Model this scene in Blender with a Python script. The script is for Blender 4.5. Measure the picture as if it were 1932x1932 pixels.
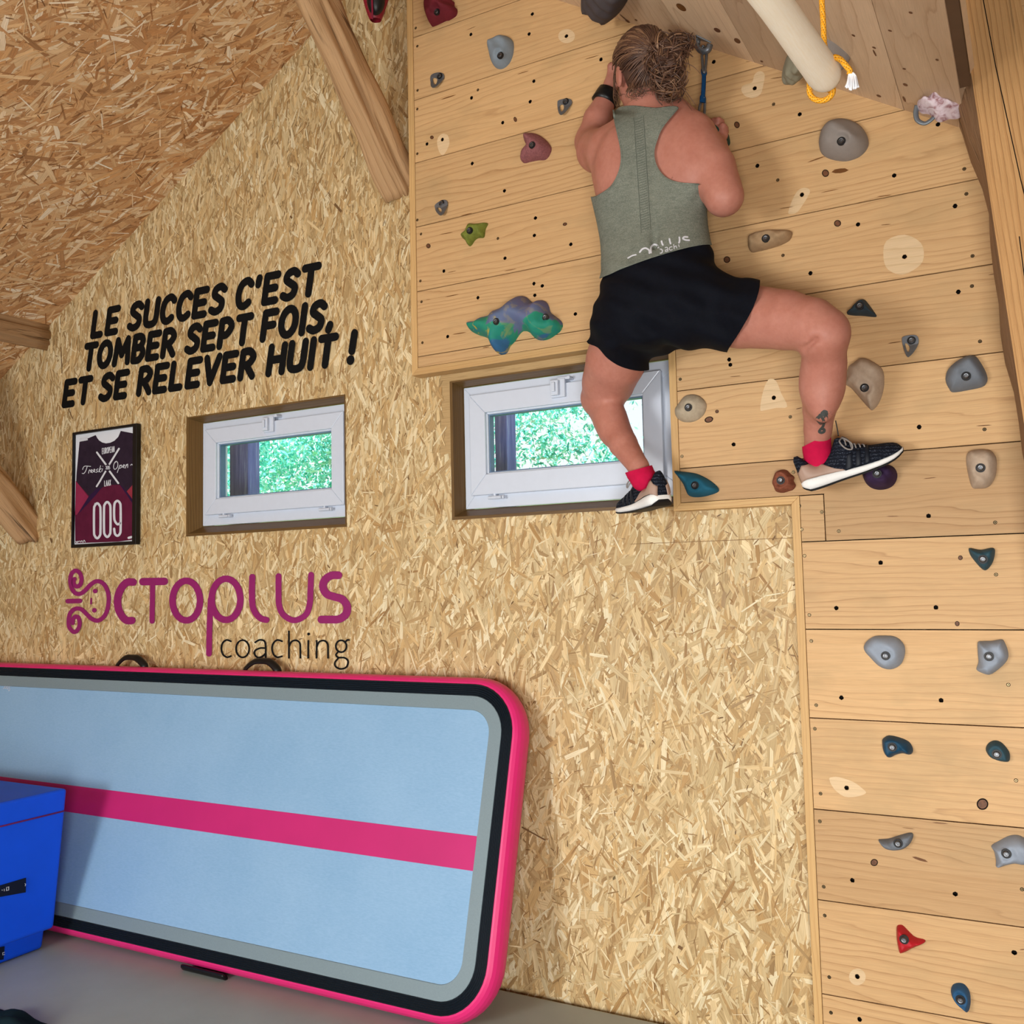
import bpy, bmesh, math, random
import numpy as np
from mathutils import Vector, Matrix
from mathutils.bvhtree import BVHTree
from mathutils.geometry import delaunay_2d_cdt

for o in list(bpy.data.objects):
    bpy.data.objects.remove(o)
S = bpy.context.scene
COL = S.collection
random.seed(7)
RNG = np.random.default_rng(7)

# ------------------------------------------------------------------ camera
R = np.array([[0.87502582, 0.48357249, -0.0220784],
              [-0.05563275, 0.05515107, -0.99692696],
              [-0.4808688, 0.87356511, 0.07516108]])      # rows: camera right, down, forward
F = 1804.5666
CAM = np.array([0.0, -3.0, 1.6])
cd = bpy.data.cameras.new('camera')
cam = bpy.data.objects.new('camera', cd)
COL.objects.link(cam)
cd.sensor_width = 36.0
cd.lens = 36.0 * F / 1932.0
cd.clip_start = 0.05
M = Matrix.Identity(4)
for i in range(3):
    M[i][0] = R[0][i]; M[i][1] = -R[1][i]; M[i][2] = -R[2][i]; M[i][3] = CAM[i]
cam.matrix_world = M
S.camera = cam

# ------------------------------------------------------------------ world, lights, exposure
W = bpy.data.worlds.new('daylight'); S.world = W; W.use_nodes = True
bg = W.node_tree.nodes['Background']
bg.inputs[0].default_value = (0.93, 0.98, 1.0, 1); bg.inputs[1].default_value = 1.15
S.view_settings.view_transform = 'Standard'
S.view_settings.look = 'None'
S.view_settings.gamma = 1.0
S.view_settings.use_curve_mapping = False
S.view_settings.exposure = 0.0

def area(name, loc, target, size, power, color, sy=None):
    l = bpy.data.lights.new(name, 'AREA'); l.energy = power; l.color = color; l.size = size
    if sy: l.shape = 'RECTANGLE'; l.size_y = sy
    o = bpy.data.objects.new(name, l); COL.objects.link(o); o.location = loc
    o.rotation_euler = (Vector(target) - Vector(loc)).to_track_quat('-Z', 'Y').to_euler()
    return o
area('window_light_left', (-2.5, -5.0, 1.6), (-1.8, 0, 0.7), 1.0, 108, (1.0, 0.98, 0.94), 1.0)
area('fill_light_right', (0.5, -3.9, 0.75), (-0.45, 0, -0.1), 1.1, 112, (1.0, 0.98, 0.94), 1.2)  # added fill close behind the camera, brightens the lower wall; no real window
sun = bpy.data.lights.new('sun', 'SUN'); sun.energy = 15.0; sun.angle = 0.02; sun.color = (1, 0.97, 0.9)
so = bpy.data.objects.new('sun', sun); COL.objects.link(so); so.rotation_euler = (math.radians(26), math.radians(-18), 0)

# ------------------------------------------------------------------ projection helpers (photo pixel -> point on a plane of the room)
def ray(x, y):
    return R.T @ np.array([x - 966.0, y - 966.0, F])
def P(x, y, Y=0.0):
    v = ray(x, y); return CAM + v * ((Y + 3.0) / v[1])
def PZ(x, y, Z):
    v = ray(x, y); return CAM + v * ((Z - 1.6) / v[2])
def PP(x, y, n, d):                                   # plane n.p = d
    v = ray(x, y); n = np.asarray(n); return CAM + v * ((d - n @ CAM) / (n @ v))
def proj(p):
    c = (np.asarray(p) - CAM) @ R.T
    return 966 + F * c[..., 0] / c[..., 2], 966 + F * c[..., 1] / c[..., 2]
def depth(p):
    return float((np.asarray(p) - CAM) @ R[2])
def zm(ox, oy, s, pts):
    return [(ox + a / s, oy + b / s) for a, b in pts]
ZA = (780, 0, 6.0375); ZB = (780, 360, 6.0375); ZC = (1260, 560, 4.391); ZD = (1380, 180, 6.44)
ZE = (1580, 540, 4.83); ZF = (1600, 1000, 4.2); ZG = (1600, 1380, 3.5); ZH = (1420, 0, 8.05)
Z3 = (1232, 0, 2.76); Z7 = (1400, 700, 3.22); Z8 = (1400, 1300, 3.0564); Z1 = (1080, 30, 5.68)

# ------------------------------------------------------------------ object helpers
def tag(o, label=None, cat=None, group=None, kind=None):
    if label: o['label'] = label
    if cat: o['category'] = cat
    if group: o['group'] = group
    if kind: o['kind'] = kind
    return o
def obj(name, verts, faces, mat, parent=None, smooth=False, mi=None, loc=None):
    me = bpy.data.meshes.new(name)
    me.from_pydata([tuple(map(float, v)) for v in verts], [], [tuple(map(int, f)) for f in faces])
    for m in (mat if isinstance(mat, (list, tuple)) else [mat]): me.materials.append(m)
    if mi is not None: me.polygons.foreach_set('material_index', np.asarray(mi, dtype=np.int32))
    if smooth: me.polygons.foreach_set('use_smooth', np.ones(len(me.polygons), dtype=bool))
    me.update()
    o = bpy.data.objects.new(name, me); COL.objects.link(o)
    if parent is not None: o.parent = parent
    return o
def recenter(o):
    """put a top-level mesh's origin at the middle of its geometry"""
    me = o.data; n = len(me.vertices); a = np.empty(n * 3); me.vertices.foreach_get('co', a); a = a.reshape(-1, 3)
    c = (a.min(0) + a.max(0)) / 2; a -= c; me.vertices.foreach_set('co', a.ravel()); me.update()
    o.location = o.location + Vector(c); return o
def empty(name, loc=(0, 0, 0)):
    o = bpy.data.objects.new(name, None); COL.objects.link(o); o.location = loc
    o.empty_display_size = 0.1; return o
def child(o, parent):
    """parent o (built in world coordinates) to an empty without moving it"""
    o.parent = parent; o.matrix_parent_inverse = Matrix.Translation(-Vector(parent.location)); return o
class MB:
    def __init__(s): s.v = []; s.f = []; s.m = []
    def add(s, v, f, m=0):
        n = len(s.v); s.v += [tuple(map(float, p)) for p in v]; s.f += [tuple(i + n for i in q) for q in f]; s.m += [m] * len(f)
    def box(s, lo, hi, m=0):
        x0, y0, z0 = lo; x1, y1, z1 = hi
        s.add([(x0, y0, z0), (x1, y0, z0), (x1, y1, z0), (x0, y1, z0), (x0, y0, z1), (x1, y0, z1), (x1, y1, z1), (x0, y1, z1)],
              [(0, 3, 2, 1), (4, 5, 6, 7), (0, 1, 5, 4), (1, 2, 6, 5), (2, 3, 7, 6), (3, 0, 4, 7)], m)
    def hexa(s, a, b, m=0):                                # two matching quads
        s.add(list(a) + list(b), [(0, 1, 2, 3), (7, 6, 5, 4), (0, 4, 5, 1), (1, 5, 6, 2), (2, 6, 7, 3), (3, 7, 4, 0)], m)
    def tube(s, pts, r, n=8, m=0, cap=True, aspect=1.0):
        pts = [Vector(p) for p in pts]; rr = r if isinstance(r, (list, tuple)) else [r] * len(pts)
        rings = []; up = None
        for i, p in enumerate(pts):
            t = (pts[min(i + 1, len(pts) - 1)] - pts[max(i - 1, 0)]).normalized()
            if up is None: up = t.orthogonal().normalized()
            up = (up - t * up.dot(t)).normalized(); sd = t.cross(up)
            rings.append([p + (up * math.cos(a) + sd * math.sin(a) * aspect) * rr[i] for a in [2 * math.pi * k / n for k in range(n)]])
        v = [q for r_ in rings for q in r_]; f = []
        for i in range(len(pts) - 1):
            for k in range(n):
                f.append((i * n + k, i * n + (k + 1) % n, (i + 1) * n + (k + 1) % n, (i + 1) * n + k))
        if cap: f.append(tuple(range(n))[::-1]); f.append(tuple((len(pts) - 1) * n + k for k in range(n)))
        s.add(v, f, m)
    def build(s, name, mat, parent=None, smooth=False, bevel=0, seg=2):
        o = obj(name, s.v, s.f, mat, parent, smooth, s.m)
        if bevel:
            b = o.modifiers.new('bevel', 'BEVEL'); b.width = bevel; b.segments = seg; b.limit_method = 'ANGLE'
        return o
def spline(pts, n=8, closed=False):
    """Catmull-Rom through pts"""
    pts = [np.asarray(p, float) for p in pts]; N = len(pts); out = []
    for i in range(N if closed else N - 1):
        if closed: a, b, c, d = pts[i - 1], pts[i], pts[(i + 1) % N], pts[(i + 2) % N]
        else: a, b, c, d = pts[max(i - 1, 0)], pts[i], pts[i + 1], pts[min(i + 2, N - 1)]
        for k in range(n):
            t = k / n
            out.append(0.5 * (2 * b + (c - a) * t + (2 * a - 5 * b + 4 * c - d) * t * t + (3 * b - a - 3 * c + d) * t ** 3))
    if not closed: out.append(pts[-1])
    return out
def polysd(pts, X, Y):
    """signed distance to a polygon, positive inside"""
    pts = np.asarray(pts, float); d = np.full(X.shape, 1e18); ins = np.zeros(X.shape, bool)
    for i in range(len(pts)):
        a = pts[i]; b = pts[(i + 1) % len(pts)]; e = b - a
        t = np.clip(((X - a[0]) * e[0] + (Y - a[1]) * e[1]) / max(e @ e, 1e-12), 0, 1)
        d = np.minimum(d, (X - a[0] - t * e[0]) ** 2 + (Y - a[1] - t * e[1]) ** 2)
        c = (a[1] > Y) != (b[1] > Y)
        with np.errstate(divide='ignore', invalid='ignore'):
            xi = a[0] + (Y - a[1]) / (b[1] - a[1] + 1e-30) * e[0]
        ins ^= c & (X < xi)
    return np.where(ins, 1, -1) * np.sqrt(d)

# ------------------------------------------------------------------ materials
def lin(c):
    return tuple(((x / 255) / 12.92 if x / 255 <= 0.04045 else ((x / 255 + 0.055) / 1.055) ** 2.4) for x in c)
class NT:
    def __init__(s, name):
        s.m = bpy.data.materials.new(name); s.m.use_nodes = True; s.t = s.m.node_tree; s.n = s.t.nodes; s.b = s.n['Principled BSDF']; s.out = s.n['Material Output']
    def L(s, a, b): s.t.links.new(a, b)
    def inp(s, sock, v):
        if isinstance(v, bpy.types.NodeSocket): s.L(v, sock)
        elif v is not None: sock.default_value = v
    def new(s, t, **k):
        n = s.n.new(t)
        for a, b in k.items(): setattr(n, a, b)
        return n
    def obj(s): return s.new('ShaderNodeTexCoord').outputs['Object']
    def uv(s): return s.new('ShaderNodeTexCoord').outputs['UV']
    def attr(s, a, out='Vector'): return s.new('ShaderNodeAttribute', attribute_name=a).outputs[out]
    def mapv(s, v, scale=(1, 1, 1), loc=(0, 0, 0), rot=(0, 0, 0)):
        n = s.new('ShaderNodeMapping'); s.L(v, n.inputs[0]); n.inputs[1].default_value = loc; n.inputs[2].default_value = rot; n.inputs[3].default_value = scale
        return n.outputs[0]
    def noise(s, v, scale=1.0, detail=2.0, rough=0.5, dist=0.0):
        n = s.new('ShaderNodeTexNoise')
        if v is not None: s.L(v, n.inputs['Vector'])
        n.inputs['Scale'].default_value = scale; n.inputs['Detail'].default_value = detail; n.inputs['Roughness'].default_value = rough; n.inputs['Distortion'].default_value = dist
        return n.outputs[0]
    def math(s, op, a, b=0.0, c=None):
        n = s.new('ShaderNodeMath', operation=op); s.inp(n.inputs[0], a); s.inp(n.inputs[1], b)
        if c is not None: s.inp(n.inputs[2], c)
        return n.outputs[0]
    def ramp(s, fac, stops, interp='LINEAR'):
        n = s.new('ShaderNodeValToRGB'); n.color_ramp.interpolation = interp; e = n.color_ramp.elements
        while len(e) < len(stops): e.new(0.5)
        for k, (p, c) in enumerate(stops):
            e[k].position = p; e[k].color = (*c, 1) if len(c) == 3 else c
        s.inp(n.inputs[0], fac); return n.outputs[0]
    def mix(s, fac, a, b, mode='MIX'):
        n = s.new('ShaderNodeMix', data_type='RGBA', blend_type=mode)
        s.inp(n.inputs[0], fac)
        for k, v in ((6, a), (7, b)):
            if isinstance(v, tuple) and len(v) == 3: v = (*v, 1)
            s.inp(n.inputs[k], v)
        return n.outputs[2]
    def sep(s, v):
        n = s.new('ShaderNodeSeparateXYZ'); s.L(v, n.inputs[0]); return n.outputs
    def comb(s, x, y, z):
        n = s.new('ShaderNodeCombineXYZ'); s.inp(n.inputs[0], x); s.inp(n.inputs[1], y); s.inp(n.inputs[2], z); return n.outputs[0]
    def bump(s, h, strength=0.3, dist=0.01):
        n = s.new('ShaderNodeBump'); n.inputs['Strength'].default_value = strength; n.inputs['Distance'].default_value = dist
        s.L(h, n.inputs['Height']); s.L(n.outputs[0], s.b.inputs['Normal'])
    def set(s, color=None, rough=0.6, spec=0.3, metal=0.0, **k):
        if color is not None:
            if isinstance(color, tuple) and len(color) == 3: color = (*color, 1)
            s.inp(s.b.inputs['Base Color'], color)
        s.inp(s.b.inputs['Roughness'], rough); s.b.inputs['Specular IOR Level'].default_value = spec; s.b.inputs['Metallic'].default_value = metal
        for a, b in k.items(): s.inp(s.b.inputs[a.replace('_', ' ')], b)
        return s.m
def plain(name, rgb, rough=0.5, spec=0.3, metal=0.0, var=0.12, scale=30.0, bump=0.0):
    t = NT(name); c = lin(rgb)
    n = t.noise(t.obj(), scale, 4, 0.6)
    col = t.ramp(n, [(0.25, tuple(x * (1 - var) for x in c)), (0.75, tuple(min(1, x * (1 + var)) for x in c))])
    if bump: t.bump(t.noise(t.obj(), scale * 8, 3, 0.6), bump, 0.002)
    return t.set(col, rough, spec, metal)

def wood(name, light, mid, dark, ring=38.0, wob=5.0, rough=0.5, blotch=None, bump=0.12, cracks=0.0, satu=1.0):
    """grain runs along x of the 'grain' attribute (metres along, across, board seed)"""
    t = NT(name); g = t.attr('grain'); sx = t.sep(g)
    seed = t.math('MULTIPLY', sx[2], 7.31)
    w1 = t.noise(t.comb(t.math('MULTIPLY', sx[0], 1.1), t.math('MULTIPLY', sx[1], 7.0), seed), 1.0, 2, 0.5)
    w2 = t.noise(t.comb(t.math('MULTIPLY', sx[0], 5.0), t.math('MULTIPLY', sx[1], 22.0), seed), 1.0, 3, 0.6)
    ph = t.math('ADD', t.math('MULTIPLY', sx[1], ring), t.math('ADD', t.math('MULTIPLY', w1, wob), t.math('MULTIPLY', w2, 0.7)))
    fr = t.math('FRACT', ph)
    ring_c = t.ramp(fr, [(0.0, light), (0.55, light), (0.86, mid), (0.95, dark), (1.0, light)])
    soft = t.noise(t.comb(t.math('MULTIPLY', sx[0], 1.6), t.math('MULTIPLY', sx[1], 60.0), seed), 1.0, 3, 0.6)
    base = t.ramp(soft, [(0.3, mid), (0.62, light)])
    vis = t.ramp(t.noise(t.comb(t.math('MULTIPLY', sx[0], 0.9), t.math('MULTIPLY', sx[1], 6.0), t.math('ADD', seed, 3.7)), 1.0, 2, 0.5), [(0.33, (0.2,) * 3), (0.66, (0.95,) * 3)])
    col = t.mix(vis, base, ring_c)
    fine = t.noise(t.comb(t.math('MULTIPLY', sx[0], 12.0), t.math('MULTIPLY', sx[1], 420.0), seed), 1.0, 2, 0.6)
    col = t.mix(0.35, col, t.ramp(fine, [(0.3, tuple(0.72 * x for x in light)), (0.7, tuple(min(1, 1.12 * x) for x in light))]))
    tint = t.ramp(t.noise(t.comb(seed, t.math('MULTIPLY', seed, 0.37), 0.5), 3.0, 1), [(0.3, (0.78, 0.74, 0.70)), (0.7, (1.10, 1.07, 1.02))])
    col = t.mix(1.0, col, tint, 'MULTIPLY')
    if blotch:
        b = t.ramp(t.noise(t.comb(t.math('MULTIPLY', sx[0], 3.0), t.math('MULTIPLY', sx[1], 5.0), seed), 1.0, 4, 0.6), [(0.52, (0,) * 3), (0.8, (0.55,) * 3)])
        col = t.mix(b, col, blotch)
    if cracks:
        ck = t.noise(t.comb(t.math('MULTIPLY', sx[0], 1.3), t.math('MULTIPLY', sx[1], 34.0), t.math('ADD', seed, 9.0)), 1.0, 4, 0.7)
        cm = t.ramp(ck, [(0.60, (0,) * 3), (0.68, (cracks,) * 3)])
        col = t.mix(cm, col, tuple(0.28 * x for x in dark))
        t.bump(t.math('SUBTRACT', fine, t.math('MULTIPLY', cm, 2.0)), 0.5, 0.004)
    else:
        t.bump(t.math('ADD', fine, t.math('MULTIPLY', fr, 0.3)), bump, 0.002)
    return t.set(col, rough, 0.25)
M_BOARD = wood('spruce_boards', (0.62, 0.405, 0.205), (0.52, 0.315, 0.145), (0.31, 0.155, 0.06), ring=46.0, wob=7.0, blotch=(0.36, 0.255, 0.125))
M_BOARDPALE = wood('spruce_unfaded', (0.70, 0.53, 0.33), (0.64, 0.47, 0.28), (0.48, 0.32, 0.16), bump=0.08)
M_CEILBOARD = wood('spruce_ceiling', (0.70, 0.53, 0.37), (0.62, 0.45, 0.30), (0.42, 0.26, 0.15), ring=20.0, wob=7.0)
M_BATTEN = wood('pine_batten', (0.66, 0.44, 0.2), (0.56, 0.33, 0.13), (0.32, 0.15, 0.06), ring=90.0)
M_BEAM = wood('old_beam', (0.52, 0.335, 0.18), (0.40, 0.235, 0.115), (0.17, 0.08, 0.035), ring=45.0, wob=6.0, rough=0.65, cracks=0.85)
M_POST = wood('post_timber', (0.62, 0.36, 0.155), (0.46, 0.23, 0.085), (0.11, 0.045, 0.016), ring=75.0, wob=4.0, rough=0.6, cracks=0.55)
M_WANE = wood('post_wane', (0.30, 0.18, 0.10), (0.21, 0.12, 0.065), (0.08, 0.04, 0.02), ring=60.0, wob=9.0, rough=0.7, cracks=0.9)
M_LINING = wood('window_lining', (0.17, 0.10, 0.035), (0.115, 0.06, 0.02), (0.045, 0.02, 0.008), ring=60.0, rough=0.4)

def osb(name, stops):
    t = NT(name); c = t.attr('flake', 'Color'); s = t.sep(c); uv = t.uv()
    base = t.ramp(s[0], stops)
    g = t.noise(t.mapv(uv, (9, 380, 1)), 1.0, 3, 0.65)
    col = t.mix(1.0, base, t.ramp(g, [(0.28, (0.62, 0.57, 0.50)), (0.5, (1, 1, 1)), (0.75, (1.14, 1.14, 1.12))]), 'MULTIPLY')
    hue = t.ramp(s[1], [(0.0, (1.06, 0.98, 0.86)), (0.5, (1, 1, 1)), (1.0, (0.97, 1.0, 1.02))])
    col = t.mix(1.0, col, hue, 'MULTIPLY')
    t.bump(t.math('ADD', g, t.math('MULTIPLY', s[2], 2.0)), 0.25, 0.002)
    return t.set(col, t.math('ADD', 0.42, t.math('MULTIPLY', s[2], 0.25)), 0.3)
M_OSB = osb('osb_wall', [(0.0, (0.10, 0.05, 0.02)), (0.07, (0.25, 0.14, 0.055)), (0.2, (0.40, 0.255, 0.11)), (0.5, (0.54, 0.39, 0.195)), (0.8, (0.66, 0.52, 0.30)), (1.0, (0.82, 0.73, 0.51))])
M_OSBC = osb('osb_ceiling', [(0.0, (0.12, 0.05, 0.018)), (0.1, (0.30, 0.14, 0.055)), (0.35, (0.52, 0.27, 0.115)), (0.7, (0.64, 0.39, 0.19)), (0.86, (0.74, 0.53, 0.31)), (1.0, (0.92, 0.82, 0.66))])
M_DARK = plain('dark_hole', (22, 17, 14), 0.8, 0.1)
M_SCREW = plain('screw_steel', (140, 120, 88), 0.3, 0.5, 0.9)
M_KNOT = plain('knot_wood', (104, 66, 42), 0.5, 0.3, 0, 0.45, 160)
M_PITCH = plain('pitch_streak', (108, 66, 28), 0.4, 0.3, 0, 0.3, 60)
M_WHITE = plain('white_upvc', (200, 209, 224), 0.28, 0.5, 0, 0.02)
M_SEAL = plain('grey_seal', (95, 120, 150), 0.5, 0.3)  # blue of the sky light is put into the seal colour
M_BLACK = plain('black_paint', (12, 13, 15), 0.4, 0.4)
M_VINYL = plain('black_lettering', (7, 10, 13), 0.6, 0.15, 0, 0.3, 60)
M_PURPLE = plain('purple_lettering', (138, 24, 98), 0.45, 0.4, 0, 0.10, 25)
M_STEEL = plain('galvanised_steel', (118, 124, 132), 0.42, 0.5, 0.7, 0.15, 80)
M_BOLT = plain('zinc_bolt', (118, 120, 124), 0.42, 0.5, 1.0, 0.1, 200)
M_RING = plain('dark_washer', (26, 26, 28), 0.45, 0.4, 0.3)

# ------------------------------------------------------------------ OSB flakes
def clip_poly(poly, a, b, c):                         # keep a*x+b*y<=c
    out = []
    for i in range(len(poly)):
        p, q = poly[i], poly[(i + 1) % len(poly)]
        dp = a * p[0] + b * p[1] - c; dq = a * q[0] + b * q[1] - c
        if dp <= 0: out.append(p)
        if (dp < 0) != (dq < 0) and dp != dq:
            t = dp / (dp - dq); out.append(tuple(p[k] + t * (q[k] - p[k]) for k in range(len(p))))
    return out
def flakes(rect, n, ang, spread, holes=(), keep=None, big=1.0, toner=(0.0, 1.0)):
    """random wood strands in a rect: list of (polygon [(x,y,u,v)], tone, hue, rand)"""
    x0, x1, y0, y1 = rect; out = []
    xs = RNG.uniform(x0, x1, n); ys = RNG.uniform(y0, y1, n)
    kind = RNG.random(n); an = np.radians(ang + RNG.normal(0, spread, n)); rnd = RNG.random((n, 12))
    order = np.argsort(kind * 0.75 + RNG.random(n) * 0.5)
    for i in order:
        k = kind[i]
        if k < 0.30: L = 0.05 + 0.10 * rnd[i, 0]; w = 0.009 + 0.018 * rnd[i, 1] ** 2
        elif k < 0.72: L = 0.03 + 0.07 * rnd[i, 0]; w = 0.003 + 0.009 * rnd[i, 1]
        else: L = 0.012 + 0.045 * rnd[i, 0]; w = 0.0011 + 0.0026 * rnd[i, 1]
        L *= big; w *= big; a = an[i]
        if k > 0.72: a += (rnd[i, 11] - 0.5) * 1.6
        ca, sa = math.cos(a), math.sin(a)
        j = rnd[i]
        loc = [(-L / 2 + j[2] * L * 0.14, -w / 2 * (0.5 + 0.5 * j[3])), (0, -w / 2), (L / 2 - j[4] * L * 0.14, -w / 2 * (0.35 + 0.65 * j[5])),
               (L / 2 - j[6] * L * 0.14, w / 2 * (0.4 + 0.6 * j[7])), (0, w / 2), (-L / 2 + j[8] * L * 0.14, w / 2 * (0.35 + 0.65 * j[3]))]
        uo, vo = rnd[i, 9] * 50, rnd[i, 10] * 50
        poly = [(xs[i] + p * ca - q * sa, ys[i] + p * sa + q * ca, p + uo, q + vo) for p, q in loc]
        t = toner[0] + (toner[1] - toner[0]) * rnd[i, 0 if k > .72 else 11]
        if k < 0.30: tone = 0.22 + 0.72 * t
        elif k < 0.72: tone = 0.12 + 0.84 * t
        else: tone = 0.06 + 0.94 * t if rnd[i, 7] > 0.28 else 0.01 + 0.16 * t
        ps = [poly]
        for e in (keep or []): ps = [q for q in (clip_poly(p, *e) for p in ps) if len(q) > 2]
        for (hx0, hx1, hy0, hy1) in holes:
            nx = []
            for p in ps:
                px = [q[0] for q in p]; py = [q[1] for q in p]
                if max(px) <= hx0 or min(px) >= hx1 or max(py) <= hy0 or min(py) >= hy1: nx.append(p); continue
                mid = clip_poly(clip_poly(p, -1, 0, -hx0), 1, 0, hx1)
                for q in (clip_poly(p, 1, 0, hx0), clip_poly(p, -1, 0, -hx1), clip_poly(mid, 0, 1, hy0) if len(mid) > 2 else [], clip_poly(mid, 0, -1, -hy1) if len(mid) > 2 else []):
                    if len(q) > 2: nx.append(q)
            ps = nx
        for p in ps: out.append((p, tone, rnd[i, 8], rnd[i, 9]))
    return out
def flake_mesh(name, fl, frame, mat, extra=None, lift=0.0025, parent=None):
    """fl polygons laid on the plane frame=(origin, ex, ey, normal); extra = MB with the solid panel behind"""
    O, ex, ey, nn = [np.asarray(a, float) for a in frame]
    V = []; Fc = []; C = []; UV = []
    if extra:
        V += extra.v; Fc += extra.f; C += [(0.3, 0.5, 0.5, 1)] * len(extra.v)
        for f in extra.f: UV += [(extra.v[i][0], extra.v[i][2]) for i in f]
    N = max(1, len(fl))
    for i, (p, tone, hue, rn) in enumerate(fl):
        b = len(V); h = 0.0004 + lift * i / N
        for (x, y, u, v) in p: V.append(tuple(O + ex * x + ey * y + nn * h)); C.append((tone, hue, rn, 1))
        Fc.append(tuple(range(b, b + len(p)))); UV += [(q[2], q[3]) for q in p]
    o = obj(name, V, Fc, mat, parent)
    at = o.data.attributes.new('flake', 'FLOAT_COLOR', 'POINT'); at.data.foreach_set('color', np.array(C, dtype=np.float32).ravel())
    ul = o.data.uv_layers.new(name='UVMap'); ul.data.foreach_set('uv', np.array(UV, dtype=np.float32).ravel())
    return o
def set_grain(o, fn):
    """per-corner grain coordinates from fn(co, poly index) -> (along, across, seed)"""
    me = o.data; at = me.attributes.new('grain', 'FLOAT_VECTOR', 'CORNER'); a = np.zeros((len(me.loops), 3), dtype=np.float32)
    for p in me.polygons:
        for li in p.loop_indices: a[li] = fn(me.vertices[me.loops[li].vertex_index].co, p)
    at.data.foreach_set('vector', a.ravel()); return o
# ================================================================== STRUCTURE
RIDGE_X, RIDGE_Z = -2.169, 4.153
AL, BL = 0.582, 2.945 + 0.582 * 4.245            # left roof slope  z = AL*x + BL
AR, BR = -0.63, 3.23 - 0.63 * 0.705              # right roof slope z = AR*x + BR
BACK = -6.6
XL, XR = -6.0, 1.6
H1 = (-3.291, -2.400, 1.841, 2.372)
H2 = (-1.903, -1.000, 1.842, 2.363)

# --- back wall: solid slab with two window openings, faced with strand board
mb = MB()
xs = [XL, H1[0], H1[1], H2[0], H2[1], XR]
for a, b, h in ((XL, H1[0], None), (H1[0], H1[1], H1), (H1[1], H2[0], None), (H2[0], H2[1], H2), (H2[1], XR, None)):
    if h is None: mb.box((a, 0, 0), (b, 0.16, 4.3))
    else:
        mb.box((a, 0, 0), (b, 0.16, h[2])); mb.box((a, 0, h[3]), (b, 0.16, 4.3))
fl = flakes((-4.75, -0.60, 0.15, 2.05), 27000, 85, 34, (H1, H2), big=1.3)
fl += flakes((-4.75, -1.95, 2.0, 4.1), 25000, 85, 22, (H1, H2), big=1.12)
fl += flakes((XL, -4.7, 0.0, 2.6), 1500, 84, 30)
for i in range(len(fl) - 1, 0, -1):
    j = RNG.integers(max(0, i - 7000), i + 1); fl[i], fl[j] = fl[j], fl[i]
def strip(x0, z0, x1, z1, w, tone):
    d = np.array([x1 - x0, z1 - z0]); n = np.array([-d[1], d[0]]) / np.linalg.norm(d) * w / 2
    return ([(x0 + n[0], z0 + n[1], 0, 0), (x0 - n[0], z0 - n[1], 0, 0), (x1 - n[0], z1 - n[1], 0, 0), (x1 + n[0], z1 + n[1], 0, 0)], tone, 0.5, 0.9)
zs = P(1300, 1022)[2]
fl += [strip(-1.2, zs, -0.66, zs - 0.002, 0.0016, 0.06), strip(-4.7, zs + 0.012, -3.95, zs + 0.012, 0.0012, 0.12)]
for (ax, ay), (bx, by), w in (((116, 655), (118, 705), .006), ((130, 772), (138, 790), .005), ((270, 750), (276, 758), .008), ((700, 1595), (712, 1600), .004), ((985, 1560), (1030, 1585), .005), ((1280, 1785), (1288, 1790), .01), ((1195, 972), (1212, 966), .006), ((632, 385), (645, 400), .01), ((548, 408), (552, 412), .008), ((96, 1015), (99, 1024), .012)):
    a = P(ax, ay); b = P(bx, by); fl.append(strip(a[0], a[2], b[0], b[2], w, 0.03))
wall_back = flake_mesh('wall_back', fl, ((0, 0, 0), (1, 0, 0), (0, 0, 1), (0, -1, 0)), M_OSB, mb)
tag(wall_back, 'pale strand board gable wall with two small windows', kind='structure')

# --- left ceiling: strand board slope
sl = math.atan(AL); ex = np.array([math.cos(sl), 0, math.sin(sl)]); nL = np.array([math.sin(sl), 0, -math.cos(sl)])
O = np.array([XL, 0, AL * XL + BL]); Lr = (RIDGE_X - XL) / math.cos(sl)
mb = MB(); up = -nL * 0.06
q = [O, O + ex * Lr, O + ex * Lr + np.array([0, BACK, 0]), O + np.array([0, BACK, 0])]
mb.hexa([p for p in q], [p + up for p in q])
fl = flakes((1.5, Lr, -2.3, 0.0), 15000, 27, 36, big=1.9, keep=[(0, 1, 0)])
fl += flakes((0.0, Lr, -3.6, -2.2), 2500, 27, 26, big=1.5)
ceil_left = flake_mesh('ceiling_left', fl, (O, ex, (0, 1, 0), nL), M_OSBC, mb)
tag(ceil_left, 'sloping ceiling of orange brown strand board', kind='structure')

# --- right ceiling: boards running along the ridge
sr = math.atan(AR); exr = np.array([math.cos(sr), 0, math.sin(sr)]); nR = np.array([math.sin(sr), 0, -math.cos(sr)])
OR = np.array([-0.277, 0, AR * -0.277 + BR]); step = 0.428 / math.cos(sr) / 2
def PR(px, py, lift=0.0):                         # photo pixel on the right ceiling
    return PP(px, py, nR, nR @ OR + lift)
mb = MB(); seeds = []
AMX = (-0.118 + 0.277) / math.cos(sr)
for k in range(-9, 1):
    a = step * k + 0.0012; b = min(step * (k + 1) - 0.0012, AMX)
    if k % 2 == 0 and k < 0: b = step * (k + 1) - 0.0002
    for y0, y1 in ((-2.6, -0.02), (BACK, -2.603)):
        q = [OR + exr * a + np.array([0, y1, 0]), OR + exr * b + np.array([0, y1, 0]), OR + exr * b + np.array([0, y0, 0]), OR + exr * a + np.array([0, y0, 0])]
        mb.hexa(q, [p - nR * 0.02 for p in q])
        seeds += [k * 2 + (y0 < -3)] * 6
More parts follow.
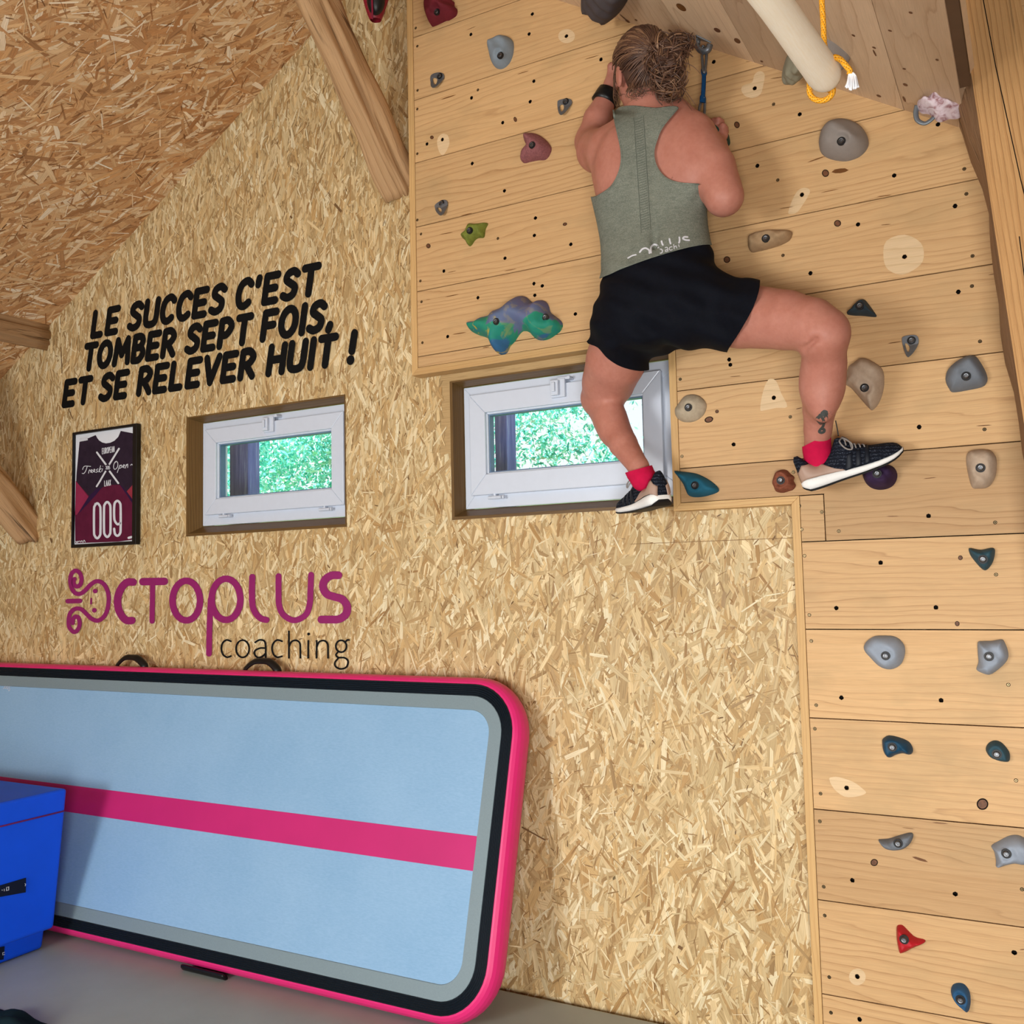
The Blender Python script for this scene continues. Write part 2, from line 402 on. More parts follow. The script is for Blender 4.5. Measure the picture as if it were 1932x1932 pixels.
q = [OR + exr * (-9.3 * step) - nR * 0.022, OR + exr * AMX - nR * 0.022, OR + exr * AMX - nR * 0.022 + np.array([0, BACK, 0]), OR + exr * (-9.3 * step) - nR * 0.022 + np.array([0, BACK, 0])]
mb.hexa(q, [p - nR * 0.05 for p in q]); seeds += [50] * 6
nb = len(mb.f)
def decal(mb, pts3, m, seeds=None, seed=0):
    n0 = len(mb.f); mb.add(pts3, [tuple(range(len(pts3)))], m)
    if seeds is not None: seeds.append(seed)
def ellipse(mapf, cx, cy, rx, ry, n=14, rot=0):
    c, s = math.cos(rot), math.sin(rot)
    return [mapf(cx + rx * math.cos(t) * c - ry * math.sin(t) * s, cy + rx * math.cos(t) * s + ry * math.sin(t) * c) for t in [2 * math.pi * k / n for k in range(n)]]
def sliver(mapf, a, b, w):
    a = np.array(a, float); b = np.array(b, float); d = b - a; L = np.linalg.norm(d); n = np.array([-d[1], d[0]]) / L * w / 2
    return [mapf(*(a + d * t + n * k)) for t, k in ((0, 0.2), (.2, .8), (.5, 1), (.8, .7), (1, 0.1), (.8, -.8), (.5, -.9), (.2, -.7))]
pr = lambda x, y: PR(x, y, 0.0006)
for (x, y, rx, ry, r) in ((1285, 14, 11, 5, .6), (1353, 57, 7, 3.5, .5), (1391, 77, 7, 4, .6), (1519, 117, 4, 2, .5), (1610, 67, 4, 1.6, .5), (1649, 90, 4, 1.6, .4), (1708, 160, 5, 2.4, .4), (1706, 187, 6, 2, 1.1), (1718, 24, 4, 2, .3), (1679, 58, 4, 1.7, .3), (1768, 113, 3.4, 2, .3), (1658, 181, 5, 2, .4), (1706, 130, 3.5, 1.5, .2), (1448, 23, 3, 2, .3), (1184, 40, 5, 2, .6), (1200, 38, 3, 1.5, .5), (1264, 58, 4, 1.5, .5), (1437, 116, 3, 1.5, .4), (1650, 100, 7, 1.6, 1.1)):
    decal(mb, ellipse(pr, x, y, rx, ry, rot=r), 1 if (x, y) == (1285, 14) else 2)
decal(mb, sliver(pr, (1168, 26), (1184, 40), 2.5), 2)
seeds += [0] * (len(mb.f) - nb)
ceil_right = mb.build('ceiling_right', [M_CEILBOARD, M_PITCH, M_KNOT])
set_grain(ceil_right, lambda co, p: (co.y, (np.array(co) - OR) @ exr, seeds[p.index]))
tag(ceil_right, 'sloping ceiling of grey pink wooden planks', kind='structure')

# --- climbing wall: boards 25 cm wide with drilled holes, pitch streaks, knots, screws
YB = -0.06
pb = lambda x, y: P(x, y, YB)
holes = []
for z_, pts in ((ZA, [(1355, 160), (1318, 387), (1743, 412), (655, 393), (1372, 925), (1330, 1157), (662, 1115), (1017, 1397), (330, 1590), (670, 1862), (155, 1640)]),
                (ZB, [(1390, 310), (1378, 508), (1793, 610), (1043, 768), (347, 915), (1373, 1057), (1468, 1083), (735, 1218), (1845, 1403), (390, 1660), (1383, 1190), (1037, 0)]),
                (Z1, [(306, 467), (1515, 493)]), (ZC, [(508, 520), (518, 563), (878, 836), (545, 1223)]), (ZD, [(830, 230), (315, 855), (857, 1207), (1538, 1568)]),
                (Z3, [(530, 460), (1256, 914), (1310, 1337), (1573, 1073), (1590, 1520), (820, 1423), (1484, 648)]), (ZE, [(745, 1283)]),
                (Z7, [(1133, 880), (842, 1164), (573, 1440), (1178, 1436)]), (Z8, [(573, 50), (1148, 65), (603, 570), (636, 1103), (1230, 1182), (1570, 1520), (665, 1658), (678, 1905)])):
    for p in zm(*z_, pts):
        q = pb(*p); holes.append((q[0], q[2], 0.0068))
rows = [0.13, 0.394, 0.660, 0.920, 1.185, 1.446, 1.707, 1.958, 2.21, 2.46, 2.71, 2.96, 3.211, 3.46, 3.71, 3.96, 4.2]
XLp, XMp, XLo = -2.008, -1.000, -0.627
XE = 1.55
xj = pb(1556, 980)[0]
polys = []
for i in range(6):
    polys.append([(XLo, rows[i]), (XE, rows[i]), (XE, rows[i + 1]), (XLo, rows[i + 1])])
polys.insert(0, [(XLo, -0.12 + 0.13), (XE, 0.01), (XE, 0.13), (XLo, 0.13)])
zc = 1.847
polys.append([(XMp, zc), (xj, zc), (xj, rows[6]), (XE, rows[6]), (XE, rows[7]), (XMp, rows[7])])
polys.append([(XLo, rows[6]), (xj, rows[6]), (xj, zc), (XLo, zc)])
polys.append([(XMp, rows[7]), (XE, rows[7]), (XE, rows[8]), (XMp, rows[8])])
polys.append([(XMp, rows[8]), (XE, rows[8]), (XE, rows[9]), (XLp, rows[9]), (XLp, 2.418), (XMp, 2.418)])
for i in range(9, 16):
    polys.append([(XLp, rows[i]), (XE, rows[i]), (XE, rows[i + 1]), (XLp, rows[i + 1])])
mb = MB(); seeds = []; G = 0.0016
for bi, poly in enumerate(polys):
    cx = sum(p[0] for p in poly) / len(poly); cy = sum(p[1] for p in poly) / len(poly)
    pin = []                                           # inset by the gap
    for k in range(len(poly)):
        a, b, c = np.array(poly[k - 1]), np.array(poly[k]), np.array(poly[(k + 1) % len(poly)])
        d1 = (b - a) / np.linalg.norm(b - a); d2 = (c - b) / np.linalg.norm(c - b)
        pin.append(b + G * (np.array([-d1[1], d1[0]]) + np.array([-d2[1], d2[0]])))
    z0 = min(p[1] for p in poly); z1 = max(p[1] for p in poly)
    hs = [h for h in holes if polysd(poly, np.array([h[0]]), np.array([h[1]]))[0] > 0.008]
    vs = [Vector(p) for p in pin]; ed = [(k, (k + 1) % len(pin)) for k in range(len(pin))]; loops = [list(range(len(pin)))]
    for hx, hz, r in hs:
        n0 = len(vs)
        for k in range(12): vs.append(Vector((hx + r * math.cos(k * math.pi / 6), hz + r * math.sin(k * math.pi / 6))))
        ed += [(n0 + k, n0 + (k + 1) % 12) for k in range(12)]; loops.append(list(range(n0, n0 + 12)))
    ov, oe, of, *_ = delaunay_2d_cdt(vs, ed, [], 1, 1e-6)
    keepf = []
    for f in of:
        c = sum((ov[i] for i in f), Vector((0, 0))) / len(f)
        if polysd(pin, np.array([c.x]), np.array([c.y]))[0] < 0: continue
        if any((c.x - hx) ** 2 + (c.y - hz) ** 2 < (r * 0.9) ** 2 for hx, hz, r in hs): continue
        keepf.append(tuple(f))
    n0 = len(mb.f)
    mb.add([(v.x, YB, v.y) for v in ov], keepf, 0)
    n = len(pin)
    mb.add([(p[0], YB, p[1]) for p in pin] + [(p[0], YB + 0.025, p[1]) for p in pin], [(k, (k + 1) % n, n + (k + 1) % n, n + k) for k in range(n)], 0)
    for hx, hz, r in hs:
        rg = [(hx + r * math.cos(k * math.pi / 6), hz + r * math.sin(k * math.pi / 6)) for k in range(12)]
        mb.add([(x, YB, z) for x, z in rg] + [(x, YB + 0.016, z) for x, z in rg], [(k, (k + 1) % 12, 12 + (k + 1) % 12, 12 + k) for k in range(12)], 1)
        mb.add([(x, YB + 0.016, z) for x, z in rg], [tuple(range(12))], 1)
    seeds += [bi] * (len(mb.f) - n0)
n0 = len(mb.f)
for a, b in (((XLp, 2.40), (XE, 4.2)), ((XMp, 1.84), (XE, 2.40)), ((XLo, 0.01), (XE, 1.84))):
    mb.box((a[0], YB + 0.026, a[1]), (b[0], -0.004, b[1]), 1)
pd = lambda x, y: P(x, y, YB - 0.0005)
def board_of(q):
    for k, poly in enumerate(polys):
        if polysd(poly, np.array([q[0]]), np.array([q[2]]))[0] > 0: return k
    return 0
seeds += [0] * (len(mb.f) - n0)
for z_, segs in ((ZA, [((1180, 847), (1315, 805), 9), ((308, 1135), (490, 1078), 12), ((600, 345), (715, 297), 5)]),
                 (ZB, [((535, 287), (675, 252), 9), ((295, 497), (455, 472), 8), ((388, 932), (490, 910), 7), ((1030, 915), (1180, 887), 8), ((355, 1210), (520, 1178), 9), ((440, 1637), (605, 1612), 11), ((140, 1243), (195, 1235), 5), ((785, 1790), (870, 1775), 10)]),
                 (ZC, [((510, 663), (610, 655), 6), ((1060, 930), (1115, 918), 8)]), (ZD, [((920, 815), (1150, 735), 14), ((1085, 1182), (1305, 1137), 9), ((580, 1377), (760, 1350), 9), ((1215, 925), (1425, 905), 60)]),
                 (Z3, [((610, 410), (680, 400), 4), ((1165, 1025), (1245, 1015), 5), ((1640, 765), (1680, 755), 5), ((1185, 1172), (1240, 1167), 4), ((1745, 1432), (1797, 1422), 4)]),
                 (ZE, [((455, 522), (590, 502), 9), ((1260, 1273), (1410, 1265), 9), ((780, 1755), (905, 1742), 8)]), (Z8, [((1095, 768), (1190, 778), 6), ((920, 798), (998, 808), 4), ((980, 966), (1073, 997), 16), ((1600, 1503), (1640, 1500), 6)]),
                 (Z1, [((125, 467), (290, 420), 8), ((1855, 490), (1905, 488), 5)]), (Z7, [((875, 882), (955, 882), 5)])):
    for a, b, w in segs:
        a2, b2 = zm(*z_, [a, b]); seeds.append(0); mb.add(sliver(pd, a2, b2, w / z_[2]), [tuple(range(8))], 2)
for z_, ks in ((Z3, [(437, 650, 14, 17), (898, 902, 18, 19), (961, 1163, 18, 17), (385, 1352, 17, 17)]), (ZC, [(340, 1017, 36, 24), (407, 950, 15, 14)]), (ZF, [(890, 220, 18, 18), (865, 742, 18, 20)]), (ZG, [(888, 480, 38, 38), (173, 866, 24, 23)]),
               (ZB, [(170, 628, 24, 26), (1725, 380, 24, 18)]), (ZA, [(1160, 1360, 18, 28), (210, 1565, 20, 20)])):
    for x, y, rx, ry in ks:
        (c,) = zm(*z_, [(x, y)])
        seeds.append(0); mb.add(ellipse(pd, *c, rx / z_[2], ry / z_[2], 16, -.3), [tuple(range(16))], 4)
        ring = ellipse(lambda u, v: P(u, v, YB - 0.0009), *c, rx / z_[2] * 1.02, ry / z_[2] * 1.02, 16, -.3); rin = ellipse(lambda u, v: P(u, v, YB - 0.0009), *c, rx / z_[2] * .80, ry / z_[2] * .80, 16, -.3)
        mb.add(ring + rin, [(k, (k + 1) % 16, 16 + (k + 1) % 16, 16 + k) for k in range(16)], 1); seeds += [0] * 16
for z_, pl in ((Z3, [(1215, 1255), (1310, 1222), (1395, 1265), (1410, 1340), (1380, 1390), (1300, 1430), (1225, 1405), (1200, 1340)]), (ZD, [(880, 1125), (930, 1130), (955, 1160), (940, 1210), (880, 1310), (800, 1420), (720, 1440), (690, 1420), (740, 1270), (790, 1180), (830, 1140)]),
               (ZC, [(830, 690), (870, 680), (905, 710), (940, 800), (990, 910), (900, 920), (800, 940), (765, 930), (790, 780)]), (Z8, [(503, 520), (520, 508), (560, 508), (640, 535), (690, 570), (715, 600), (660, 620), (590, 620), (530, 575)]),
               (Z8, [(665 + 48 * math.cos(t), 1660 + 48 * math.sin(t)) for t in [k * math.pi / 9 for k in range(18)]]), (ZA, [(330, 1525), (375, 1530), (400, 1560), (410, 1640), (370, 1730), (330, 1770), (290, 1720), (270, 1630), (285, 1560)]),
               (ZA, [(1745 + 95 * math.cos(t), 412 + 80 * math.sin(t)) for t in [k * math.pi / 9 for k in range(18)]]), (Z3, [(550, 372), (572, 375), (582, 395), (575, 440), (560, 490), (520, 510), (480, 500), (460, 470), (470, 445), (515, 430), (528, 390)])):
    pp = spline([pb(*p) for p in zm(*z_, pl)], 3, True); c = sum(pp) / len(pp); n = len(pp)
    (hx, hz, r) = min(holes, key=lambda h: (h[0] - c[0]) ** 2 + (h[1] - c[2]) ** 2); hc = np.array([hx, YB, hz])
    v = []; sh = (r + 0.0005)
    for p in pp:
        d = (p - hc) / np.linalg.norm(p - hc); v.append(hc + d * sh)
    off = np.array([0, -0.0003, 0]); mb.add([p + off for p in pp] + [p + off for p in v], [(k, (k + 1) % n, n + (k + 1) % n, n + k) for k in range(n)], 3); seeds += [board_of(hc)] * n
for z_, pts in ((ZA, [(27, 320), (45, 527), (48, 1030), (45, 1243), (45, 1752), (735, 1025)]), (ZB, [(45, 333), (87, 493), (80, 1027), (93, 1265), (103, 1730), (963, 543)]), (ZC, [(103, 683), (118, 1322), (1015, 995), (1040, 1453), (1090, 1732)]),
                (Z7, [(348, 818), (485, 857), (363, 963), (588, 973), (380, 1123), (409, 1482), (421, 1640), (1538, 920), (1543, 1237), (1618, 1906)]), (Z8, [(428, 93), (420, 229), (453, 603), (449, 763), (471, 1140), (477, 1306), (503, 1661), (513, 1866), (1580, 527), (1615, 1155)]),
                (Z3, [(1632, 1010), (1664, 1333), (1621, 880), (1661, 1490), (1703, 1778), (677, 1330), (650, 938), (628, 543)]), (ZE, [(1340, 1305)])):
    for p in zm(*z_, pts):
        q = pb(*p)
        for r0, r1, dy, m in ((0.0052, 0.0034, -0.0006, 1), (0.0034, 0.0018, -0.0011, 5), (0.0018, 0.0001, -0.0004, 1)):
            v = [(q[0] + r0 * math.cos(k * math.pi / 5), YB + dy, q[2] + r0 * math.sin(k * math.pi / 5)) for k in range(10)] + [(q[0] + r1 * math.cos(k * math.pi / 5), YB + dy, q[2] + r1 * math.sin(k * math.pi / 5)) for k in range(10)]
            mb.add(v, [(k, (k + 1) % 10, 10 + (k + 1) % 10, 10 + k) for k in range(10)], m); seeds += [0] * 10
wall_right_boards = mb.build('climbing_wall', [M_BOARD, M_DARK, M_PITCH, M_BOARDPALE, M_KNOT, M_SCREW])
set_grain(wall_right_boards, lambda co, p: (co.x, co.z, seeds[p.index] + 1))
tag(wall_right_boards, 'climbing wall of wide pale spruce boards with bolt holes', kind='structure')

# --- battens framing the climbing wall
def batten(n, pts, w=0.024, seed=0):
    """strip along a polyline of (x,z), on its left side, mitred"""
    mb = MB(); a = [np.array(p) for p in pts]; outp = []
    for k in range(len(a)):
        d1 = (a[k] - a[k - 1]) if k > 0 else (a[1] - a[0]); d2 = (a[k + 1] - a[k]) if k < len(a) - 1 else d1
        n1 = np.array([d1[1], -d1[0]]) / np.linalg.norm(d1); n2 = np.array([d2[1], -d2[0]]) / np.linalg.norm(d2)
        m = n1 + n2; m = m / (m @ n1); outp.append(a[k] + m * w)
    sd = []
    for k in range(len(a) - 1):
        q = [(*a[k], 0), (*a[k + 1], 0), (*outp[k + 1], 0), (*outp[k], 0)]
        mb.hexa([(p[0], YB - 0.002, p[1]) for p in q], [(p[0], -0.003, p[1]) for p in q]); sd += [(k, a[k], (a[k + 1] - a[k]) / np.linalg.norm(a[k + 1] - a[k]))] * 6
    o = mb.build(n, M_BATTEN, bevel=0.0012)
    def gr(co, p):
        k, o0, d = sd[p.index]; v = np.array([co.x, co.z]) - o0
        return (v @ d, v @ np.array([-d[1], d[0]]) + co.y, seed + k)
    return tag(set_grain(o, gr), 'narrow pine batten edging the climbing boards', kind='structure')
batten('trim_1', [(XLp, 4.1), (XLp, 2.418), (-1.0, 2.418)], 0.027, 3)
batten('trim_2', [(XMp, 2.418), (XMp, zc), (XLo, zc), (XLo, 0.01)], 0.024, 11)

# --- floor, side walls
mb = MB(); mb.box((XL, BACK, -0.1), (XR, 0, 0)); fo = mb.build('floor', plain('floor_grey', (104, 98, 92), 0.6, 0.2, 0, 0.1, 4)); tag(fo, 'plain room floor', kind='structure')
mb = MB(); mb.box((XL - 0.1, BACK, 0), (XL, 0.1, AL * XL + BL + 0.05)); wl = mb.build('wall_left', plain('side_wall_board', (196, 160, 108), 0.6, 0.2, 0, 0.15, 12)); tag(wl, 'strand board side wall', kind='structure')
mb = MB(); mb.box((-0.4, BACK, 3.62), (XR + .1, 0.1, 3.72)); mb.box((-0.116, BACK, 2.862), (-0.09, -0.32, 3.62)); ch_ = mb.build('ceiling', plain('dark_ceiling', (92, 70, 52), 0.7, 0.2, 0, 0.15, 8)); tag(ch_, 'higher dark ceiling beyond the timber post', kind='structure')
mb = MB(); mb.box((XR, BACK, 0), (XR + 0.1, 0.1, 3.65)); wr = mb.build('wall_right', plain('side_wall_wood', (120, 92, 62), 0.6, 0.2, 0, 0.15, 12)); tag(wr, 'board side wall', kind='structure')

mb = MB(); mb.box((XL, BACK - 0.12, 2.5), (XR + .1, BACK - 0.02, 4.4)); wb_ = mb.build('rear_sky_block', plain('rear_block_wood', (186, 150, 104), 0.6, 0.2, 0, 0.15, 12)); tag(wb_, 'unseen upper end wall added to block high daylight', kind='structure')  # unseen; added to keep high sky light off the upper room

# --- timbers
def timber(name, a, b, w, h, mat, label, nseg=44, rough=0.011, taper=0.0, seed=0, corner=0.35, upv=(0, 0, 1)):
    a = np.array(a, float); b = np.array(b, float); d = (b - a); L = np.linalg.norm(d); d /= L
    u = np.cross(d, upv); u /= np.linalg.norm(u); v = np.cross(u, d); rng = np.random.default_rng(seed)
    n = 36; ph = rng.uniform(0, 6.28, 8); V = []; Gc = []
    for i in range(nseg + 1):
        t = i / nseg; c = a + d * L * t + u * 0.003 * math.sin(t * 5 + ph[0]) + v * 0.003 * math.sin(t * 4 + ph[1])
        for k in range(n):
            th = 2 * math.pi * k / n; e = 1 - corner
            cx = math.copysign(abs(math.cos(th)) ** e, math.cos(th)); sx = math.copysign(abs(math.sin(th)) ** e, math.sin(th))
            r = 1 + rough / w * 4 * (math.sin(3 * th + ph[2] + t * 3) * 0.5 + math.sin(5 * th + ph[3] - t * 7) * 0.35 + math.sin(9 * th + t * 11 + ph[4]) * 0.22 + math.sin(13 * th - t * 5 + ph[5]) * .16 + math.sin(t * 31 + 2 * th + ph[6]) * .12) + taper * t
            V.append(c + u * cx * w / 2 * r + v * sx * h / 2 * r); Gc.append((L * t, (th / 6.28) * (w + h) * 1.6, seed))
    f = [(i * n + k, (i + 1) * n + k, (i + 1) * n + (k + 1) % n, i * n + (k + 1) % n) for i in range(nseg) for k in range(n)]
    f += [tuple(range(n)), tuple(nseg * n + k for k in range(n))[::-1]]
    o = obj(name, V, f, mat, smooth=True)
    at = o.data.attributes.new('grain', 'FLOAT_VECTOR', 'POINT'); at.data.foreach_set('vector', np.array(Gc, dtype=np.float32).ravel())
    return tag(o, label, 'beam', kind='structure')
timber('brace_beam', (-2.125, 0.03, 3.155), (-2.14, -0.95, 4.135), 0.118, 0.125, M_BEAM, 'rough brown diagonal brace from the wall beside the climbing boards', seed=2)
timber('brace_beam', (-4.395, 0.03, 1.905), (-4.40, -0.92, 2.86), 0.135, 0.15, M_BEAM, 'rough brown diagonal brace low at the left wall edge', seed=5)
timber('purlin_beam', (-4.305, 0.02, 2.885), (-4.305, -4.5, 2.885), 0.13, 0.125, M_BEAM, 'round brown roof beam under the left ceiling', seed=8, corner=0.2)
timber('ridge_beam', (RIDGE_X, 0.0, RIDGE_Z - 0.09), (RIDGE_X, -4.5, RIDGE_Z - 0.09), 0.14, 0.14, M_BEAM, 'ridge beam under the roof peak', seed=9)
# leaning post at the right edge: sawn front face, waney left edge
mb = MB(); Gp = []
zz = np.linspace(0.0, 3.6, 44)
for z in zz:
    xl = -0.104 + (3.11 - z) * 0.076; w = 0.136; yf = -0.30
    wn = 0.012 + 0.006 * math.sin(z * 9) + 0.004 * math.sin(z * 23 + 1) + 0.075 * max(0, (z - 2.62) / 0.5) ** 1.3
    ring = [(xl + w, yf, z), (xl + w, -0.05, z), (xl - wn - 0.004, -0.05 - 0.0, z), (xl - wn, yf + 0.09, z), (xl - wn * 0.55, yf + 0.035, z), (xl, yf, z)]
    mb.v += ring; Gp += [(z, 0.136, 1), (z, 0.4, 1), (z, -0.25, 2), (z, -0.1, 2), (z, -0.03, 2), (z, 0.0, 1)]
n = 6
for i in range(len(zz) - 1):
    for k in range(n):
        mb.f.append((i * n + k, i * n + (k + 1) % n, (i + 1) * n + (k + 1) % n, (i + 1) * n + k)); mb.m.append(0 if k in (0, 5) else 1)
mb.f += [tuple(range(n))[::-1], tuple((len(zz) - 1) * n + k for k in range(n))]; mb.m += [0, 0]
for pts in ([(2.0, .118), (2.3, .096), (2.6, .074), (2.9, .058), (3.2, .050)], [(1.9, .05), (2.2, .046), (2.45, .052)], [(2.35, .118), (2.75, .112)]):
    for (za_, oa), (zb_, ob) in zip(pts[:-1], pts[1:]):
        A_ = [-0.104 + (3.11 - z) * 0.076 + o for z, o in ((za_, oa), (zb_, ob))]; mb.v += [(A_[0] - .0012, -.3004, za_), (A_[0] + .0012, -.3004, za_), (A_[1] + .0012, -.3004, zb_), (A_[1] - .0012, -.3004, zb_)]; k0 = len(mb.v) - 4; mb.f.append((k0, k0 + 1, k0 + 2, k0 + 3)); mb.m.append(2); Gp += [(0, 0, 0)] * 4
post = mb.build('timber_post', [M_POST, M_WANE, M_DARK])
at = post.data.attributes.new('grain', 'FLOAT_VECTOR', 'POINT'); at.data.foreach_set('vector', np.array(Gp, dtype=np.float32).ravel())
tag(post, 'orange brown sawn timber post with dark waney edge', 'beam', kind='structure')

# --- windows: lining, fixed frame, tilting sash, glass, handle, hinges
M_GLASS = bpy.data.materials.new('window_glass'); M_GLASS.use_nodes = True
nt = M_GLASS.node_tree; nt.nodes.clear()
tr = nt.nodes.new('ShaderNodeBsdfTransparent'); tr.inputs[0].default_value = (0.98, 1.0, 1.0, 1); gl = nt.nodes.new('ShaderNodeBsdfGlossy'); gl.inputs['Roughness'].default_value = 0.02
mx = nt.nodes.new('ShaderNodeMixShader'); mx.inputs[0].default_value = 0.05; ou = nt.nodes.new('ShaderNodeOutputMaterial')
nt.links.new(tr.outputs[0], mx.inputs[1]); nt.links.new(gl.outputs[0], mx.inputs[2]); nt.links.new(mx.outputs[0], ou.inputs[0])
def rect_at(z_, pts, Y):
    q = [P(*p, Y) for p in zm(*z_, pts)]                 # TL TR BR BL -> x0,x1,z0,z1
    return ((q[0][0] + q[3][0]) / 2, (q[1][0] + q[2][0]) / 2, (q[2][2] + q[3][2]) / 2, (q[0][2] + q[1][2]) / 2)
def ringbox(mb, o, i, y0, y1, m=0):
    """mitred frame between outer rect o and inner rect i"""
    A = [(o[0], o[2]), (o[1], o[2]), (o[1], o[3]), (o[0], o[3])]; B = [(i[0], i[2]), (i[1], i[2]), (i[1], i[3]), (i[0], i[3])]
    for k in range(4):
        j = (k + 1) % 4
        q = [A[k], A[j], B[j], B[k]]
        mb.hexa([(x, y0, z) for x, z in q], [(x, y1, z) for x, z in q], m)
def window(name, hole, frame, sash, glass, label, hx, hinges, right_open):
    e = empty(name, ((hole[0] + hole[1]) / 2, 0.0, hole[2])); tag(e, label, kind='structure')
    YF, YS = 0.052, 0.030
    mb = MB()                                             # splayed lining boards with visible front edges
    hx0, hx1, hz0, hz1 = hole; fx0, fx1, fz0, fz1 = frame; t = 0.011
    front = [(hx0, hz0), (hx1, hz0), (hx1, hz1), (hx0, hz1)]
    inner = [(hx0 + t, hz0 + t), (hx1 - t * (0.3 if not right_open else 1), hz0 + t), (hx1 - t * (0.3 if not right_open else 1), hz1 - t * 0.6), (hx0 + t, hz1 - t * 0.6)]
    rear = [(fx0 - .002, fz0 - .002), (max(fx1, hx1 - 0.004), fz0 - .002), (max(fx1, hx1 - 0.004), fz1 + .002), (fx0 - .002, fz1 + .002)]
    yq = -0.006; bi = []
    for k in range(4):
        j = (k + 1) % 4
        mb.add([(front[k][0], yq, front[k][1]), (front[j][0], yq, front[j][1]), (inner[j][0], yq, inner[j][1]), (inner[k][0], yq, inner[k][1])], [(0, 1, 2, 3)])
        mb.add([(inner[k][0], yq, inner[k][1]), (inner[j][0], yq, inner[j][1]), (rear[j][0], YF + 0.004, rear[j][1]), (rear[k][0], YF + 0.004, rear[k][1])], [(0, 1, 2, 3)])
        mb.add([(front[k][0], yq, front[k][1]), (front[j][0], yq, front[j][1]), (front[j][0], 0.05, front[j][1]), (front[k][0], 0.05, front[k][1])], [(3, 2, 1, 0)])
    li = mb.build('lining', M_LINING); child(li, e); li['label'] = 'dark brown wooden lining'
    set_grain(li, lambda co, p: ((co.x if (p.index // 3) % 2 == 0 else co.z), co.y + (co.z if (p.index // 3) % 2 == 0 else co.x), p.index // 3))
    mb = MB(); wide = (fx0, max(fx1, hx1), fz0, fz1); gi = (glass[0] - .01, glass[1] + .01, glass[2] - .01, glass[3] + .01)
    ringbox(mb, wide, gi, YF, YF + 0.06)
    fr = child(mb.build('frame', M_WHITE, bevel=0.002), e)
    mb = MB(); ringbox(mb, sash, glass, YS, YS + 0.022); g2 = (glass[0] + .006, glass[1] - .006, glass[2] + .006, glass[3] - .006); ringbox(mb, (glass[0] - .012, glass[1] + .012, glass[2] - .012, glass[3] + .012), g2, YS + 0.012, YS + 0.05)
    sa = child(mb.build('sash', M_WHITE, bevel=0.003), e)
    mb = MB(); ringbox(mb, g2, (g2[0] + .004, g2[1] - .004, g2[2] + .004, g2[3] - .004), YS + 0.02, YS + 0.05); se = child(mb.build('seal', M_SEAL), e); se['label'] = 'grey rubber seal with blue sky light put into its colour'
    mb = MB(); mb.box((g2[0], YS + .036, g2[2]), (g2[1], YS + .040, g2[3])); child(mb.build('glass', M_GLASS), e)
    # latch handle on the top rail
    q = P(*hx, YS); mb = MB(); mb.box((q[0] - .030, YS - .012, q[2] - .036), (q[0] + .026, YS, q[2] + .030)); mb.box((q[0] - .024, YS - .026, q[2] - .030), (q[0] + .006, YS - .012, q[2] + .024)); mb.box((q[0] - .016, YS - .034, q[2] - .018), (q[0] - .004, YS - .024, q[2] + .016)); mb.box((q[0] - .004, YS - .008, q[2] + .026), (q[0] + .045, YF, q[2] + .036))
    mb.tube([(q[0] + .04, YS - .012, q[2] + .031), (q[0] + .04, YF, q[2] + .031)], 0.007, 10)
    child(mb.build('handle', M_WHITE, bevel=0.003), e)
    for h in hinges:
        q = P(*h, YS); mb = MB(); mb.tube([(q[0] - .035, YS + .004, q[2]), (q[0] + .02, YS + .004, q[2])], .0065, 10); mb.box((q[0] - .012, YS + .002, q[2] - .002), (q[0] - .004, YS + .02, q[2] + .016)); mb.tube([(q[0] + .024, YS + .004, q[2]), (q[0] + .032, YS + .004, q[2])], .007, 10)
        child(mb.build('hinge', M_WHITE, smooth=False), e)
    return e
ZW = (320, 720, 5.367); ZX = (840, 660, 4.2)
w1f = rect_at(ZW, [(345, 405), (1785, 245), (1780, 1375), (330, 1455)], 0.052); w1s = rect_at(ZW, [(358, 480), (1760, 305), (1760, 1250), (352, 1350)], 0.030); w1g = rect_at(ZW, [(465, 605), (1635, 490), (1635, 1090), (465, 1185)], 0.030)
window('window_1', H1, w1f, w1s, w1g, 'small white tilting window left of the climbing wall', (320 + 1020 / 5.367, 720 + 430 / 5.367), [(320 + 555 / 5.367, 720 + 1362 / 5.367), (320 + 1578 / 5.367, 720 + 1293 / 5.367)], False)
w2f = rect_at(ZX, [(150, 300), (1768, 85), (1800, 1165), (160, 1255)], 0.052); w2s = rect_at(ZX, [(188, 360), (1700, 160), (1738, 1050), (200, 1150)], 0.030); w2g = rect_at(ZX, [(315, 490), (1562, 350), (1578, 860), (318, 1000)], 0.030)
window('window_2', H2, w2f, w2s, w2g, 'small white tilting window behind the climber\'s left leg', (840 + 905 / 4.2, 660 + 300 / 4.2), [(840 + 405 / 4.2, 660 + 1168 / 4.2)], True)
